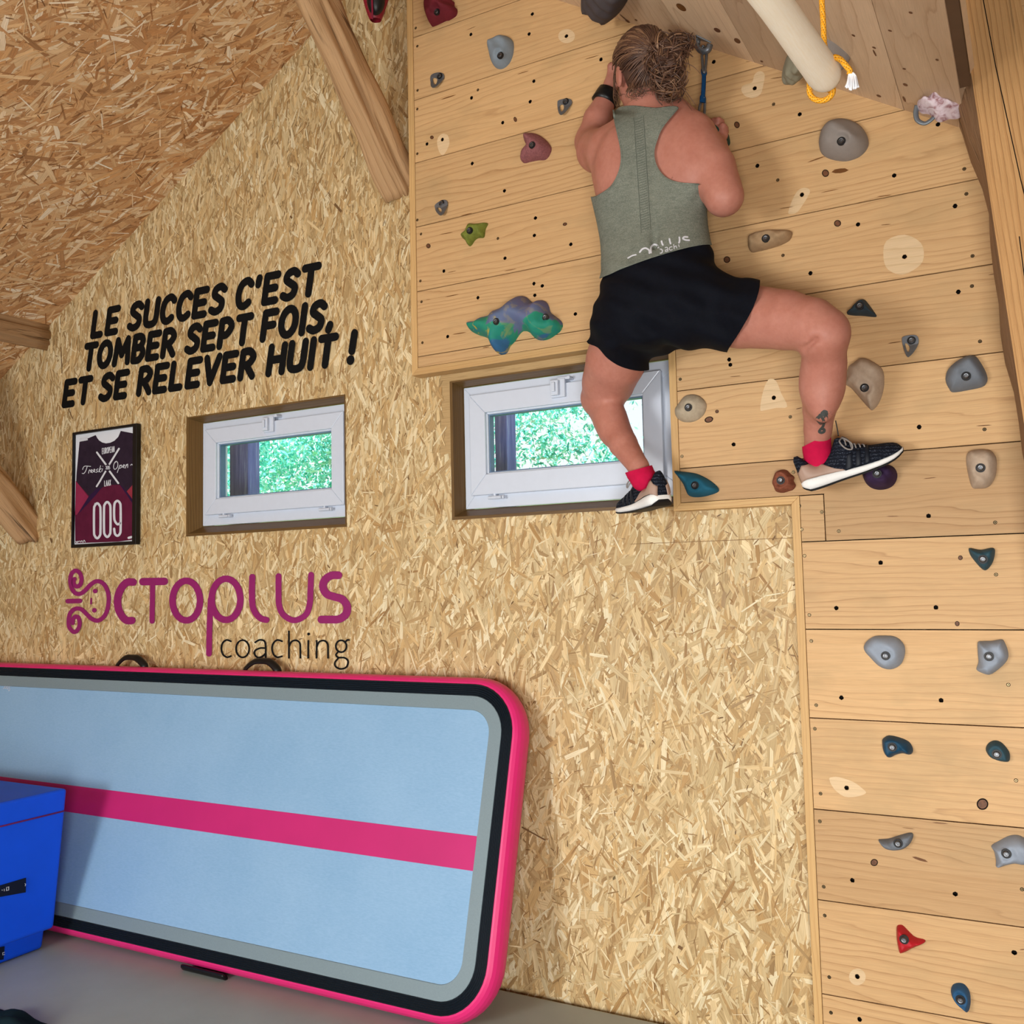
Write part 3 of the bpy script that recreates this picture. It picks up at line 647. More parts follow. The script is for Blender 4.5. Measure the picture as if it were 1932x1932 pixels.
# ================================================================== OUTSIDE THE WINDOWS
mb = MB(); mb.box((-14, 0.3, -0.3), (10, 16, -0.2)); g_ = mb.build('ground', plain('lawn', (96, 140, 70), 0.9, 0.1)); tag(g_, 'grass outside', kind='structure')
t = NT('bush_leaf'); sxx = t.sep(t.attr('flake', 'Color'))
leafc = t.ramp(sxx[0], [(0.0, (0.05, 0.45, 0.42)), (0.45, (0.2, 0.76, 0.68)), (0.75, (0.45, 0.92, 0.8)), (1.0, (0.85, 1.0, 0.9))])  # pale cyan to white tones put the overexposed daylight into the leaf colour
t.set(leafc, 0.6, 0.1); t.b.inputs['Transmission Weight'].default_value = 0.0
M_LEAF = t.m
def bush(name, c, size, n, label, leaf=0.05, seed=1, gap=0.5):
    rng = np.random.default_rng(seed); V = []; Fc = []; Cc = []
    blobs = rng.uniform(-1, 1, (26, 3)) * np.array(size) * 0.75
    for i in range(n):
        b = blobs[rng.integers(len(blobs))]; p = np.array(c) + b + rng.normal(0, 1, 3) * np.array(size) * 0.16
        a = rng.normal(0, 1, 3); a /= np.linalg.norm(a); bb = np.cross(a, rng.normal(0, 1, 3)); bb /= np.linalg.norm(bb); L = leaf * rng.uniform(.6, 1.3)
        k = len(V); V += [p - a * L, p + bb * L * .38, p + a * L, p - bb * L * .38]; Fc.append((k, k + 1, k + 2, k + 3)); Cc += [(rng.random() ** .8, rng.random(), 0, 1)] * 4
    e = empty(name, (c[0], c[1], -0.2)); tag(e, label, 'bush')
    o = obj('foliage', V, Fc, M_LEAF); at = o.data.attributes.new('flake', 'FLOAT_COLOR', 'POINT'); at.data.foreach_set('color', np.array(Cc, dtype=np.float32).ravel()); child(o, e)
    mb = MB(); mb.tube([(c[0], c[1], -0.2), (c[0] - .3, c[1], .5), (c[0] - .35, c[1], c[2] - size[2] * .9)], [.06, .05, .03]); child(mb.build('stem', M_BEAM), e)
    return e
b1 = P(560, 880, 3.6); b2 = P(1040, 830, 1.7); b3 = P(1180, 740, 4.0)
bush('garden_bush', b1, (1.5, .7, .75), 24000, 'dense green bush seen through the left window', 0.03, 3)
bush('garden_bush', b2, (.62, .32, .36), 3600, 'sunlit thin bush seen through the window behind the climber', 0.02, 4)
t = NT('blue_cast_post'); gx = t.sep(t.attr('grain'))
n_ = t.noise(t.comb(t.math('MULTIPLY', gx[0], 3.0), t.math('MULTIPLY', gx[1], 60.0), gx[2]), 1.0, 4, 0.7)
M_FENCE = t.set(t.ramp(n_, [(0.3, (0.10, 0.13, 0.38)), (0.55, (0.20, 0.22, 0.55)), (0.75, (0.45, 0.55, 0.85))]), 0.8, 0.1)  # blue cast of the outdoor light is put into the wood colour
for (xa, xb, yy, sd, lab) in ((433, 468, 890, 1, 'weathered post outside the left window, with a blue light cast in its colour'), (934, 957, 860, 2, 'weathered post outside the window behind the climber, with a blue light cast in its colour')):
    q0 = P(xa, yy, 0.42); q1 = P(xb, yy, 0.42); mb = MB(); mb.box((q0[0], .42, -0.2), (q1[0], .50, 3.2)); o = mb.build('garden_post', M_FENCE, bevel=0.004)
    set_grain(o, lambda co, p: (co.z, co.x + co.y, sd)); recenter(o); tag(o, lab, 'post')

# ================================================================== CLIMBING HOLDS
def hold_mat(name, rgb, var=0.1, rough=0.75, scale=25, bump=0.25):
    return plain(name, rgb, rough, 0.2, 0, var, scale, bump)
def bolt_mesh():
    mb = MB()
    def disc_ring(r0, y0, r1, y1, m, n=16): mb.add([(r0 * math.cos(2 * math.pi * k / n), y0, r0 * math.sin(2 * math.pi * k / n)) for k in range(n)] + [(r1 * math.cos(2 * math.pi * k / n), y1, r1 * math.sin(2 * math.pi * k / n)) for k in range(n)], [(k, (k + 1) % n, n + (k + 1) % n, n + k) for k in range(n)], m)
    disc_ring(.0125, 0.004, .0125, -.0012, 1); disc_ring(.0125, -.0012, .0085, -.0012, 1)
    disc_ring(.0078, 0.0, .0078, -.004, 0); disc_ring(.0078, -.004, .0062, -.0062, 0); disc_ring(.0062, -.0062, .0042, -.0058, 0, 16); disc_ring(.0042, -.0062, .0038, -.003, 1, 16); disc_ring(.0038, -.003, .0001, -.003, 0, 16)
    return mb
_bm = bolt_mesh().build('bolt', [M_BOLT, M_RING], smooth=False)
BOLT = _bm.data; bpy.data.objects.remove(_bm)
def add_bolt(parent, loc, nrm=(0, -1, 0), s=1.0):
    o = bpy.data.objects.new('bolt', BOLT); COL.objects.link(o)
    o.rotation_euler = Vector((0, -1, 0)).rotation_difference(Vector(nrm)).to_euler()
    o.location = Vector(loc) - Vector(parent.location); o.scale = (s, s, s); o.parent = parent; o['label'] = 'steel bolt with dark washer'
    return o
def hold(pts, h, mat, label, bolts=(), mapf=None, frame=None, fl=0.55, noise=0.05, seed=0, name='climbing_hold', recess=0.004, bs=1.0, pw=0.6, group=None):
    """domed body on the outline pts (photo pixels mapped by mapf on a plane frame=(ex,ey,n))"""
    flat_map = mapf is None
    mapf = mapf or (lambda x, y: P(x, y, YB)); ex, ey, n = [np.asarray(a, float) for a in (frame or ((1, 0, 0), (0, 0, 1), (0, -1, 0)))]
    w3 = [mapf(*p) for p in pts]
    if flat_map: w3 = [P(*p, YB - 0.4 * h) * np.array([1, 0, 1]) + np.array([0, YB, 0]) for p in pts]
    c = sum(w3) / len(w3)
    q = np.array([((p - c) @ ex, (p - c) @ ey) for p in w3])
    q = np.array(spline(list(q), 5, True))
    if sum(q[k - 1][0] * q[k][1] - q[k][0] * q[k - 1][1] for k in range(len(q))) < 0: q = q[::-1]
    seg = np.linalg.norm(q - np.roll(q, 1, 0), axis=1).sum() / 64
    keep = [q[0]]
    for p in q[1:]:
        if np.linalg.norm(p - keep[-1]) > seg * .6: keep.append(p)
    q = np.array(keep); N = len(q)
    x0, y0 = q.min(0); x1, y1 = q.max(0); st = max(x1 - x0, y1 - y0) / 30
    gx, gy = np.meshgrid(np.arange(x0, x1, st), np.arange(y0, y1, st * .866)); gx = gx + (np.arange(gx.shape[0])[:, None] % 2) * st / 2
    gx, gy = gx.ravel(), gy.ravel(); sd = polysd(q, gx, gy); D = sd.max()
    inn = sd > st * 1.05
    nr = np.roll(q, -1, 0) - np.roll(q, 1, 0); nr = np.stack([-nr[:, 1], nr[:, 0]], 1); nr /= np.linalg.norm(nr, axis=1)[:, None]
    extra = []
    for fr in (0.05, 0.16, 0.42):
        r = q + nr * st * 1.9 * fr; s_ = polysd(q, r[:, 0], r[:, 1]); extra.append(r[s_ > st * 1.9 * fr * .8])
    extra = np.concatenate(extra)
    allp = np.concatenate([q, extra, np.stack([gx[inn], gy[inn]], 1)])
    ov, oe, of, orig, *_ = delaunay_2d_cdt([Vector(p) for p in allp], [(k, (k + 1) % N) for k in range(N)], [], 1, 1e-7)
    P2 = np.array([(v.x, v.y) for v in ov]); d = np.maximum(polysd(q, P2[:, 0], P2[:, 1]), 0)
    for k, oo in enumerate(orig):
        if any(i < N for i in oo): d[k] = 0
    tt = np.clip(d / (D * fl), 0, 1); hh = h * np.sin(np.pi / 2 * tt) ** pw
    hh = hh + h * 0.25 * np.clip(d / D, 0, 1)
    sc = D
    hh *= 1 + noise * 2 * (np.sin(P2[:, 0] / sc * 2.3 + seed) * np.cos(P2[:, 1] / sc * 2.7 + seed * 1.7)) + noise * np.sin(P2[:, 0] / sc * 5.1 + P2[:, 1] / sc * 4.3 + seed * 2)
    bl = []
    for b in bolts:
        p3 = mapf(*b); b2 = np.array([(p3 - c) @ ex, (p3 - c) @ ey])
        # the photographed point lies on the raised face: slide it along the sight line
        for _ in range(3):
            k = np.argmin(((P2 - b2) ** 2).sum(1)); w = p3 - CAM; w = w / abs(w @ n); tmp = p3 - w * hh[k]; b2 = np.array([(tmp - c) @ ex, (tmp - c) @ ey])
        dist = np.linalg.norm(P2 - b2, axis=1); k = np.argmin(dist); hb = hh[k]
        flat = np.clip((0.026 - dist) / 0.012, 0, 1); hh = hh * (1 - flat) + flat * np.minimum(hh, hb - recess)
        bl.append(c + ex * b2[0] + ey * b2[1] + n * (hb - recess + 0.001))
    V = [c + ex * a + ey * b + n * z for (a, b), z in zip(P2, hh)]
    F_ = []
    for f in of:
        a, b, e_ = [P2[i] for i in f[:3]]
        F_.append(tuple(f) if (b[0] - a[0]) * (e_[1] - a[1]) - (b[1] - a[1]) * (e_[0] - a[0]) > 0 else tuple(f)[::-1])
    if np.dot(np.cross(ex, ey), n) < 0: F_ = [f[::-1] for f in F_]
    V0 = [tuple(v - c) for v in V]
    o = obj(name, V0, F_, mat, smooth=True); o.location = Vector(c)
    tag(o, label, 'climbing hold', group)
    for b in bl: add_bolt(o, b, n, bs)
    return o
HM = dict(red=hold_mat('hold_wine', (108, 34, 44), .2), grey=hold_mat('hold_grey', (128, 140, 150)), mauve=hold_mat('hold_mauve', (140, 88, 90), .3, .8, 160, .5), star=hold_mat('hold_olive', (110, 118, 48), .35, .7, 60),
          stone=hold_mat('hold_stone', (172, 158, 136), .15, .8, 60), teal=hold_mat('hold_teal', (30, 92, 116), .12), brown=hold_mat('hold_brown', (134, 78, 58), .35, .85, 90, .7), plum=hold_mat('hold_plum', (54, 36, 66), .3),
          slate=hold_mat('hold_slate', (44, 58, 66), .12, .6), beige=hold_mat('hold_beige', (176, 156, 136), .12, .8, 70), lgrey=hold_mat('hold_lightgrey', (148, 158, 172), .08), dteal=hold_mat('hold_darkteal', (46, 76, 88), .12, .6),
          navy=hold_mat('hold_navy', (26, 66, 92), .2, .5), crimson=hold_mat('hold_red', (178, 30, 40), .12, .5), blue=hold_mat('hold_blue', (42, 84, 122), .12, .6), warm=hold_mat('hold_warmgrey', (138, 130, 124), .08), tan=hold_mat('hold_tan', (158, 130, 98), .15, .8, 60), mid=hold_mat('hold_midgrey', (112, 118, 126), .1))
# marbled blue / green / yellow resin
t = NT('hold_marble'); ob = t.obj(); so3 = t.sep(ob)
w_ = t.noise(ob, 9.0, 2, 0.5, 1.2)
zmix = t.math('ADD', t.math('MULTIPLY', so3[2], 7.0), t.math('MULTIPLY', so3[0], 0.6))
fac = t.math('ADD', t.math('ADD', zmix, 0.52), t.math('MULTIPLY', t.math('SUBTRACT', w_, 0.5), 1.5))
mc = t.ramp(fac, [(0.0, lin((50, 98, 138))), (0.05, lin((34, 116, 126))), (0.16, lin((30, 128, 112))), (0.44, lin((44, 140, 110))), (0.50, lin((92, 108, 140))), (1.0, lin((98, 98, 132)))])
ye = t.ramp(t.noise(t.mapv(ob, (1, 1, 1), (3, 0, 1)), 12.0, 3, 0.6, 1.5), [(0.54, (0,) * 3), (0.60, (.9,) * 3)])
le = t.ramp(t.math('MULTIPLY', so3[0], -4.0), [(0.0, (.25,) * 3), (0.35, (1,) * 3)])
mc = t.mix(t.math('MULTIPLY', ye, le), mc, lin((178, 160, 58)))
t.set(mc, 0.65, 0.25); HM['marble'] = t.m
H_ = [
 (ZA, [(150, 0), (130, 60), (127, 110), (140, 190), (172, 262), (200, 265), (330, 208), (375, 195), (440, 155), (462, 120), (462, 70), (430, 35), (420, -20), (300, -60), (200, -50)], .06, 'red', [(240, 110)], 'wine red climbing hold cut off by the top edge of the photo', .008),
 (ZA, [(850, 470), (900, 430), (980, 395), (1040, 393), (1090, 420), (1115, 470), (1115, 560), (1095, 640), (1060, 705), (1000, 755), (940, 760), (895, 730), (865, 670), (850, 600), (838, 530)], .045, 'grey', [(978, 620)], 'blue grey smooth oval hold high on the left boards', .003),
 (ZA, [(1265, 1525), (1320, 1503), (1380, 1510), (1450, 1545), (1510, 1600), (1548, 1660), (1545, 1710), (1515, 1770), (1470, 1805), (1400, 1808), (1310, 1825), (1250, 1840), (1215, 1825), (1212, 1780), (1225, 1725), (1270, 1670), (1280, 1655), (1258, 1615), (1250, 1570)], .042, 'mauve', [(1347, 1648)], 'mauve heart shaped hold left of the climber\'s elbow', .004),
 (ZB, [(640, 362), (700, 370), (760, 360), (815, 355), (832, 370), (805, 430), (795, 500), (780, 525), (720, 530), (680, 560), (650, 605), (625, 622), (600, 600), (580, 560), (545, 530), (540, 500), (575, 470), (600, 430), (620, 380)], .03, 'star', [(640, 452)], 'small olive green star shaped hold', .002),
 (ZB, [(592, 1500), (620, 1472), (700, 1460), (760, 1420), (860, 1392), (900, 1350), (970, 1320), (1060, 1260), (1140, 1195), (1190, 1178), (1240, 1185), (1290, 1230), (1330, 1262), (1370, 1250), (1420, 1225), (1470, 1240), (1500, 1290), (1520, 1360), (1580, 1410), (1640, 1460), (1660, 1510), (1640, 1570), (1580, 1620), (1500, 1670), (1420, 1685), (1350, 1665), (1290, 1600), (1220, 1575), (1170, 1610), (1110, 1700), (1060, 1750), (1030, 1820), (980, 1848), (920, 1835), (875, 1780), (840, 1690), (780, 1650), (700, 1625), (630, 1590), (600, 1550)], .075, 'marble', [(925, 1480), (1512, 1445)], 'large green, blue and yellow marbled hold above the window', .012),
 (ZC, [(50, 930), (80, 880), (130, 820), (190, 803), (250, 815), (300, 860), (312, 910), (290, 970), (240, 1015), (180, 1035), (110, 1030), (60, 990)], .03, 'stone', [(167, 915)], 'flat pale stone coloured round hold right of the window', .004),
 (ZC, [(45, 1442), (110, 1445), (220, 1460), (310, 1500), (380, 1550), (412, 1590), (395, 1620), (300, 1650), (220, 1658), (165, 1645), (140, 1600), (115, 1545), (75, 1490)], .04, 'teal', [(217, 1560)], 'teal shark fin shaped hold beside the left shoe', .010),
 (ZC, [(870, 1490), (890, 1450), (940, 1428), (980, 1435), (1010, 1465), (1040, 1490), (1035, 1520), (1052, 1560), (1030, 1595), (990, 1610), (940, 1622), (890, 1610), (870, 1570), (858, 1540)], .035, 'brown', [(932, 1520)], 'rough reddish brown round hold left of the right shoe\'s heel', .006),
 (ZE, [(222, 1710), (250, 1650), (300, 1620), (390, 1612), (460, 1622), (510, 1650), (537, 1710), (520, 1780), (470, 1830), (390, 1850), (310, 1838), (250, 1790)], .06, 'plum', [(360, 1708)], 'dark plum round hold under the right shoe\'s toe', .004),
 (ZE, [(80, 245), (110, 205), (160, 150), (210, 117), (245, 117), (280, 155), (320, 210), (352, 260), (340, 273), (290, 270), (220, 262), (140, 260)], .03, 'slate', [(203, 178)], 'dark slate triangular hold beside the climber\'s right knee', .001),
 (ZE, [(70, 840), (90, 730), (150, 680), (200, 645), (260, 650), (330, 685), (390, 730), (415, 790), (418, 880), (400, 980), (360, 1070), (310, 1122), (280, 1105), (220, 1040), (160, 970), (110, 915), (70, 890)], .05, 'beige', [(243, 922)], 'beige wedge shaped hold right of the climber\'s shin', .008),
 (ZE, [(980, 820), (1000, 755), (1060, 690), (1140, 640), (1210, 618), (1260, 630), (1300, 680), (1345, 760), (1365, 830), (1350, 880), (1310, 910), (1200, 935), (1050, 957), (1010, 920), (985, 870)], .05, 'mid', [(1172, 818)], 'mid grey faceted hold near the timber post', .003),
 (ZE, [(1170, 1600), (1172, 1540), (1200, 1500), (1260, 1482), (1340, 1480), (1400, 1495), (1440, 1545), (1452, 1620), (1440, 1720), (1400, 1800), (1350, 1835), (1280, 1840), (1225, 1830), (1195, 1740), (1178, 1660)], .04, 'beige', [(1303, 1655)], 'beige rounded shield shaped hold at the right edge, level with the right shoe', .004),
 (ZF, [(953, 150), (970, 142), (1050, 155), (1130, 140), (1160, 148), (1163, 185), (1150, 245), (1120, 295), (1085, 320), (1050, 300), (1000, 245), (965, 195)], .03, 'dteal', [(1068, 232)], 'small dark teal triangle hold pointing down', .005),
 (ZF, [(118, 930), (140, 885), (200, 845), (280, 838), (360, 845), (415, 880), (445, 935), (440, 1010), (410, 1070), (350, 1105), (290, 1105), (230, 1075), (170, 1015), (130, 970)], .045, 'lgrey', [(297, 997)], 'pale grey egg shaped hold, left of the two on its board', .003),
 (ZF, [(1025, 895), (1060, 882), (1140, 880), (1215, 868), (1235, 885), (1260, 940), (1270, 1000), (1250, 1050), (1200, 1100), (1130, 1148), (1080, 1145), (1025, 1120), (1015, 1100), (1030, 1050), (1025, 980)], .045, 'lgrey', [(1116, 1003)], 'pale grey angular hold, right of the egg shaped one', .003),
 (ZF, [(265, 1680), (275, 1655), (315, 1633), (370, 1640), (430, 1658), (480, 1685), (508, 1730), (508, 1770), (480, 1785), (430, 1775), (380, 1785), (330, 1808), (300, 1795), (275, 1750)], .035, 'navy', [(350, 1722)], 'glossy navy blue bean shaped hold', .005),
 (ZF, [(1090, 1745), (1110, 1695), (1160, 1672), (1210, 1685), (1255, 1730), (1280, 1775), (1280, 1830), (1250, 1843), (1180, 1830), (1120, 1800)], .03, 'dteal', [(1178, 1778)], 'dull dark teal oval hold right of the navy bean shaped one', .005),
 (ZG, [(198, 722), (215, 717), (270, 712), (340, 690), (400, 675), (425, 680), (425, 710), (400, 755), (350, 785), (280, 788), (230, 765)], .03, 'mid', [(330, 740)], 'grey crescent shaped hold above the red one', .003),
 (ZG, [(945, 765), (1000, 730), (1060, 700), (1110, 693), (1150, 705), (1200, 740), (1230, 800), (1230, 860), (1162, 890), (1100, 880), (1050, 890), (980, 908), (975, 860), (962, 800)], .045, 'lgrey', [(1045, 810)], 'pale grey hold cut off by the right photo edge', .003),
 (ZG, [(318, 1300), (335, 1285), (360, 1290), (400, 1330), (440, 1365), (500, 1382), (508, 1395), (490, 1410), (430, 1435), (370, 1465), (340, 1465), (328, 1430), (318, 1370)], .03, 'crimson', [(370, 1375)], 'small bright red three pointed hold', .002),
 (ZG, [(677, 1730), (690, 1685), (730, 1672), (770, 1685), (800, 1730), (808, 1790), (800, 1845), (785, 1858), (750, 1830), (700, 1785)], .035, 'blue', [(742, 1777)], 'blue drop shaped hold low at the bottom right', .006),
 (ZD, [(1045, 560), (1055, 480), (1080, 400), (1150, 320), (1250, 265), (1350, 253), (1450, 275), (1550, 330), (1620, 420), (1652, 520), (1640, 600), (1580, 680), (1500, 730), (1380, 765), (1250, 755), (1140, 720), (1070, 660)], .06, 'warm', [(1330, 545)], 'large warm grey round hold below the hanging bar', .003),
 (ZD, [(195, 1740), (210, 1695), (270, 1660), (400, 1630), (540, 1620), (650, 1625), (725, 1642), (720, 1700), (690, 1750), (600, 1800), (450, 1850), (300, 1885), (230, 1890), (195, 1830)], .035, 'tan', [(415, 1735)], 'tan elongated hold right of the climber\'s waist', .003),
]
for i, (z_, pts, h, m, bolts, lab, rec) in enumerate(H_):
    hold(zm(*z_, pts), h, HM[m], lab, zm(*z_, bolts), noise=0.05 if m != 'brown' else 0.09, seed=i * 1.3, recess=rec, fl=0.75 if m in ('marble', 'warm', 'stone') else 0.6)
# hold under the climber's right hand, holds on the ceiling
hold([(1336, 238), (1352, 234), (1368, 244), (1373, 257), (1373, 267), (1366, 272), (1348, 272), (1334, 258)], .06, hold_mat('hold_green', (34, 66, 58), .15, .6), 'dark green hold gripped by the climber\'s right hand', noise=.04)
frR = (exr, np.array([0, -1.0, 0]), nR)
hold(zm(*ZH, [(515, 880), (560, 805), (660, 780), (790, 785), (880, 850), (900, 980), (820, 1055), (720, 1045), (590, 1000), (525, 940)]), .05, hold_mat('hold_sage', (142, 138, 118), .1), 'grey green hold on the sloping ceiling, left behind the hanging bar', mapf=lambda x, y: PR(x, y, .0), frame=frR, seed=2)
hold(zm(*ZH, [(1000, 640), (1100, 585), (1220, 640), (1330, 720), (1440, 820), (1485, 890), (1440, 930), (1330, 960), (1180, 930), (1050, 800)]), .06, HM['warm'], 'brownish grey hold on the sloping ceiling, right behind the hanging bar', mapf=lambda x, y: PR(x, y, .0), frame=frR, seed=5)
hold([(1100, -18), (1106, 2), (1115, 5), (1125, 1), (1138, 10), (1148, 21), (1158, 24), (1168, 22), (1178, 11), (1187, -6), (1190, -32), (1150, -52), (1110, -45)], .06, hold_mat('hold_charcoal', (78, 72, 74), .1), 'dark grey hold on the ceiling above the climber\'s head', mapf=lambda x, y: PR(x, y, .0), frame=frR, seed=7)

# --- bolt hangers (steel plates with an eye)
def hanger(pts, hole, bolt, label, tilt=0.22):
    w = [P(*p, YB) for p in pts]; c = sum(w) / len(w)
    out = spline([(p[0] - c[0], p[2] - c[2]) for p in w], 4, True); inn = spline([(p[0] - c[0], p[2] - c[2]) for p in [P(*p, YB) for p in hole]], 4, True)
    vs = [Vector(p) for p in out + inn]; a, b = len(out), len(inn)
    ed = [(k, (k + 1) % a) for k in range(a)] + [(a + k, a + (k + 1) % b) for k in range(b)]
    ov, oe, of, *_ = delaunay_2d_cdt(vs, ed, [], 1, 1e-7)
    p2 = np.array([(v.x, v.y) for v in ov]); cen = np.array([[p2[i] for i in f[:3]] for f in of]).mean(1)
    ok = (polysd(out, cen[:, 0], cen[:, 1]) > 0) & (polysd(inn, cen[:, 0], cen[:, 1]) < 0)
    bq = P(*bolt, YB) - c; bz = bq[2]
    def yy(x, z): return -0.002 - max(0.0, (bz - 0.012 - z)) * tilt * 1.8
    V = []; Fc = []; n = len(p2)
    for dy in (0, -0.004): V += [(x, yy(x, z) + dy, z) for x, z in p2]
    for f, k in zip(of, ok):
        if k:
            f = tuple(f); A, B_, C_ = [p2[i] for i in f[:3]]
            if (B_[0] - A[0]) * (C_[1] - A[1]) - (B_[1] - A[1]) * (C_[0] - A[0]) < 0: f = f[::-1]
            Fc.append(tuple(i + n for i in f)); Fc.append(f[::-1])
    cnt = {}
    for f in [f for f in Fc if f[0] < n]:
        for k in range(len(f)):
            e = (f[k], f[(k + 1) % len(f)]); cnt[e] = 1
    for (i, j) in cnt:
        if (j, i) not in cnt: Fc.append((j, i, i + n, j + n))
    o = obj('bolt_hanger', V, Fc, M_STEEL); o.location = Vector(c) + Vector((0, YB - c[1], 0))
    bv = o.modifiers.new('bevel', 'BEVEL'); bv.width = .0012; bv.segments = 2; bv.limit_method = 'ANGLE'; bv.angle_limit = 1.0
    tag(o, label, 'bolt hanger', 'steel bolt hangers on the climbing wall'); add_bolt(o, c + bq + np.array([0, -.006, 0]), (0, -1, 0), .95)
hanger(zm(*ZA, [(235, 845), (300, 830), (345, 845), (358, 880), (340, 930), (300, 990), (265, 1022), (235, 1015), (215, 985), (200, 920), (205, 870)]), zm(*ZA, [(255, 893), (275, 905), (283, 935), (278, 975), (262, 980), (240, 955), (228, 915), (232, 895)]), zm(*ZA, [(310, 875)])[0], 'steel bolt hanger below the blue grey oval hold, near the left batten')
hanger(zm(*ZA, [(1660, 1150), (1740, 1130), (1800, 1140), (1812, 1180), (1790, 1230), (1750, 1300), (1715, 1335), (1690, 1325), (1670, 1290), (1650, 1230), (1648, 1180)]), zm(*ZA, [(1690, 1195), (1715, 1205), (1728, 1240), (1722, 1280), (1705, 1290), (1685, 1260), (1675, 1215)]), zm(*ZA, [(1745, 1165)])[0], 'steel bolt hanger left of the climber\'s head, above the mauve heart shaped hold')
hanger(zm(*ZB, [(255, 165), (300, 130), (345, 108), (385, 115), (398, 150), (390, 210), (370, 280), (345, 300), (320, 290), (280, 250), (255, 200)]), zm(*ZB, [(285, 195), (310, 200), (335, 220), (345, 250), (335, 263), (310, 240), (290, 215)]), zm(*ZB, [(333, 148)])[0], 'steel bolt hanger just above the olive star shaped hold')
hanger(zm(*ZE, [(590, 480), (610, 460), (680, 448), (725, 455), (742, 490), (735, 540), (700, 610), (660, 655), (640, 650), (615, 600), (595, 530)]), zm(*ZE, [(618, 525), (640, 530), (662, 565), (658, 605), (645, 605), (630, 575)]), zm(*ZE, [(677, 498)])[0], 'steel bolt hanger right of the climber\'s knee, below the slate triangular hold')
# ================================================================== LETTERING (flat cut vinyl and print, drawn as rounded strokes)
def stroke_mesh(mb, strokes, mapf, w, m=0, closed=False, nseg=None, lift=0.0):
    """strokes: point lists in a 2D space; mapf(x,y,layer)->3D; ribbons of width w with round ends"""
    f0 = mapf; lay = [0]
    def mapf(x, y):
        p = np.asarray(f0(x, y), float); d = CAM - p
        return tuple(p + d / np.linalg.norm(d) * 0.00004 * lay[0])
    for st in strokes:
        lay[0] += 1; ww = w
        if isinstance(st, tuple): st, ww = st
        p = np.array(st, float); n = len(p)
        if n == 1:
            mb.add([mapf(p[0][0] + ww / 2 * math.cos(k * math.pi / 7), p[0][1] + ww / 2 * math.sin(k * math.pi / 7)) for k in range(14)], [tuple(range(14))], m); continue
        L = []; Rr = []
        cl = np.linalg.norm(p[0] - p[-1]) < 1e-6
        for i in range(n):
            if cl: d = p[(i + 1) % (n - 1) if i < n - 1 else 1] - p[i - 1 if i > 0 else n - 2]
            else: d = p[min(i + 1, n - 1)] - p[max(i - 1, 0)]
            d = d / (np.linalg.norm(d) + 1e-12); nn = np.array([-d[1], d[0]]); k = 1.0
            if 0 < i < n - 1:
                d1 = (p[i] - p[i - 1]) / (np.linalg.norm(p[i] - p[i - 1]) + 1e-12); k = 1 / max(0.55, abs(d1 @ d))
            L.append(p[i] + nn * ww / 2 * k); Rr.append(p[i] - nn * ww / 2 * k)
        pts = L + Rr[::-1]
        v = [mapf(*q) for q in L] + [mapf(*q) for q in Rr]
        mb.add(v, [(i, i + 1, n + i + 1, n + i) for i in range(n - 1)], m)
        if not cl:
            for e, q in ((p[0], p[1]), (p[-1], p[-2])):
                a0 = math.atan2(e[1] - q[1], e[0] - q[0])
                mb.add([mapf(e[0] + ww / 2 * math.cos(a0 + t), e[1] + ww / 2 * math.sin(a0 + t)) for t in [(-.5 + k / 8) * math.pi for k in range(9)]], [tuple(range(9))], m)
def cv(*p, n=6, closed=False):
    q = spline(list(p), n, closed)
    if closed: q.append(q[0])
    return [tuple(a) for a in q]
def oval(cx, cy, rx, ry, a0=0, a1=360, n=26): return [(cx + rx * math.cos(math.radians(a0 + (a1 - a0) * k / n)), cy + ry * math.sin(math.radians(a0 + (a1 - a0) * k / n))) for k in range(n + 1)]
def ln(*p):
    out = []
    for a, b in zip(p[:-1], p[1:]): out += [(a[0] + (b[0] - a[0]) * t, a[1] + (b[1] - a[1]) * t) for t in (0, .5)]
    return out + [p[-1]]
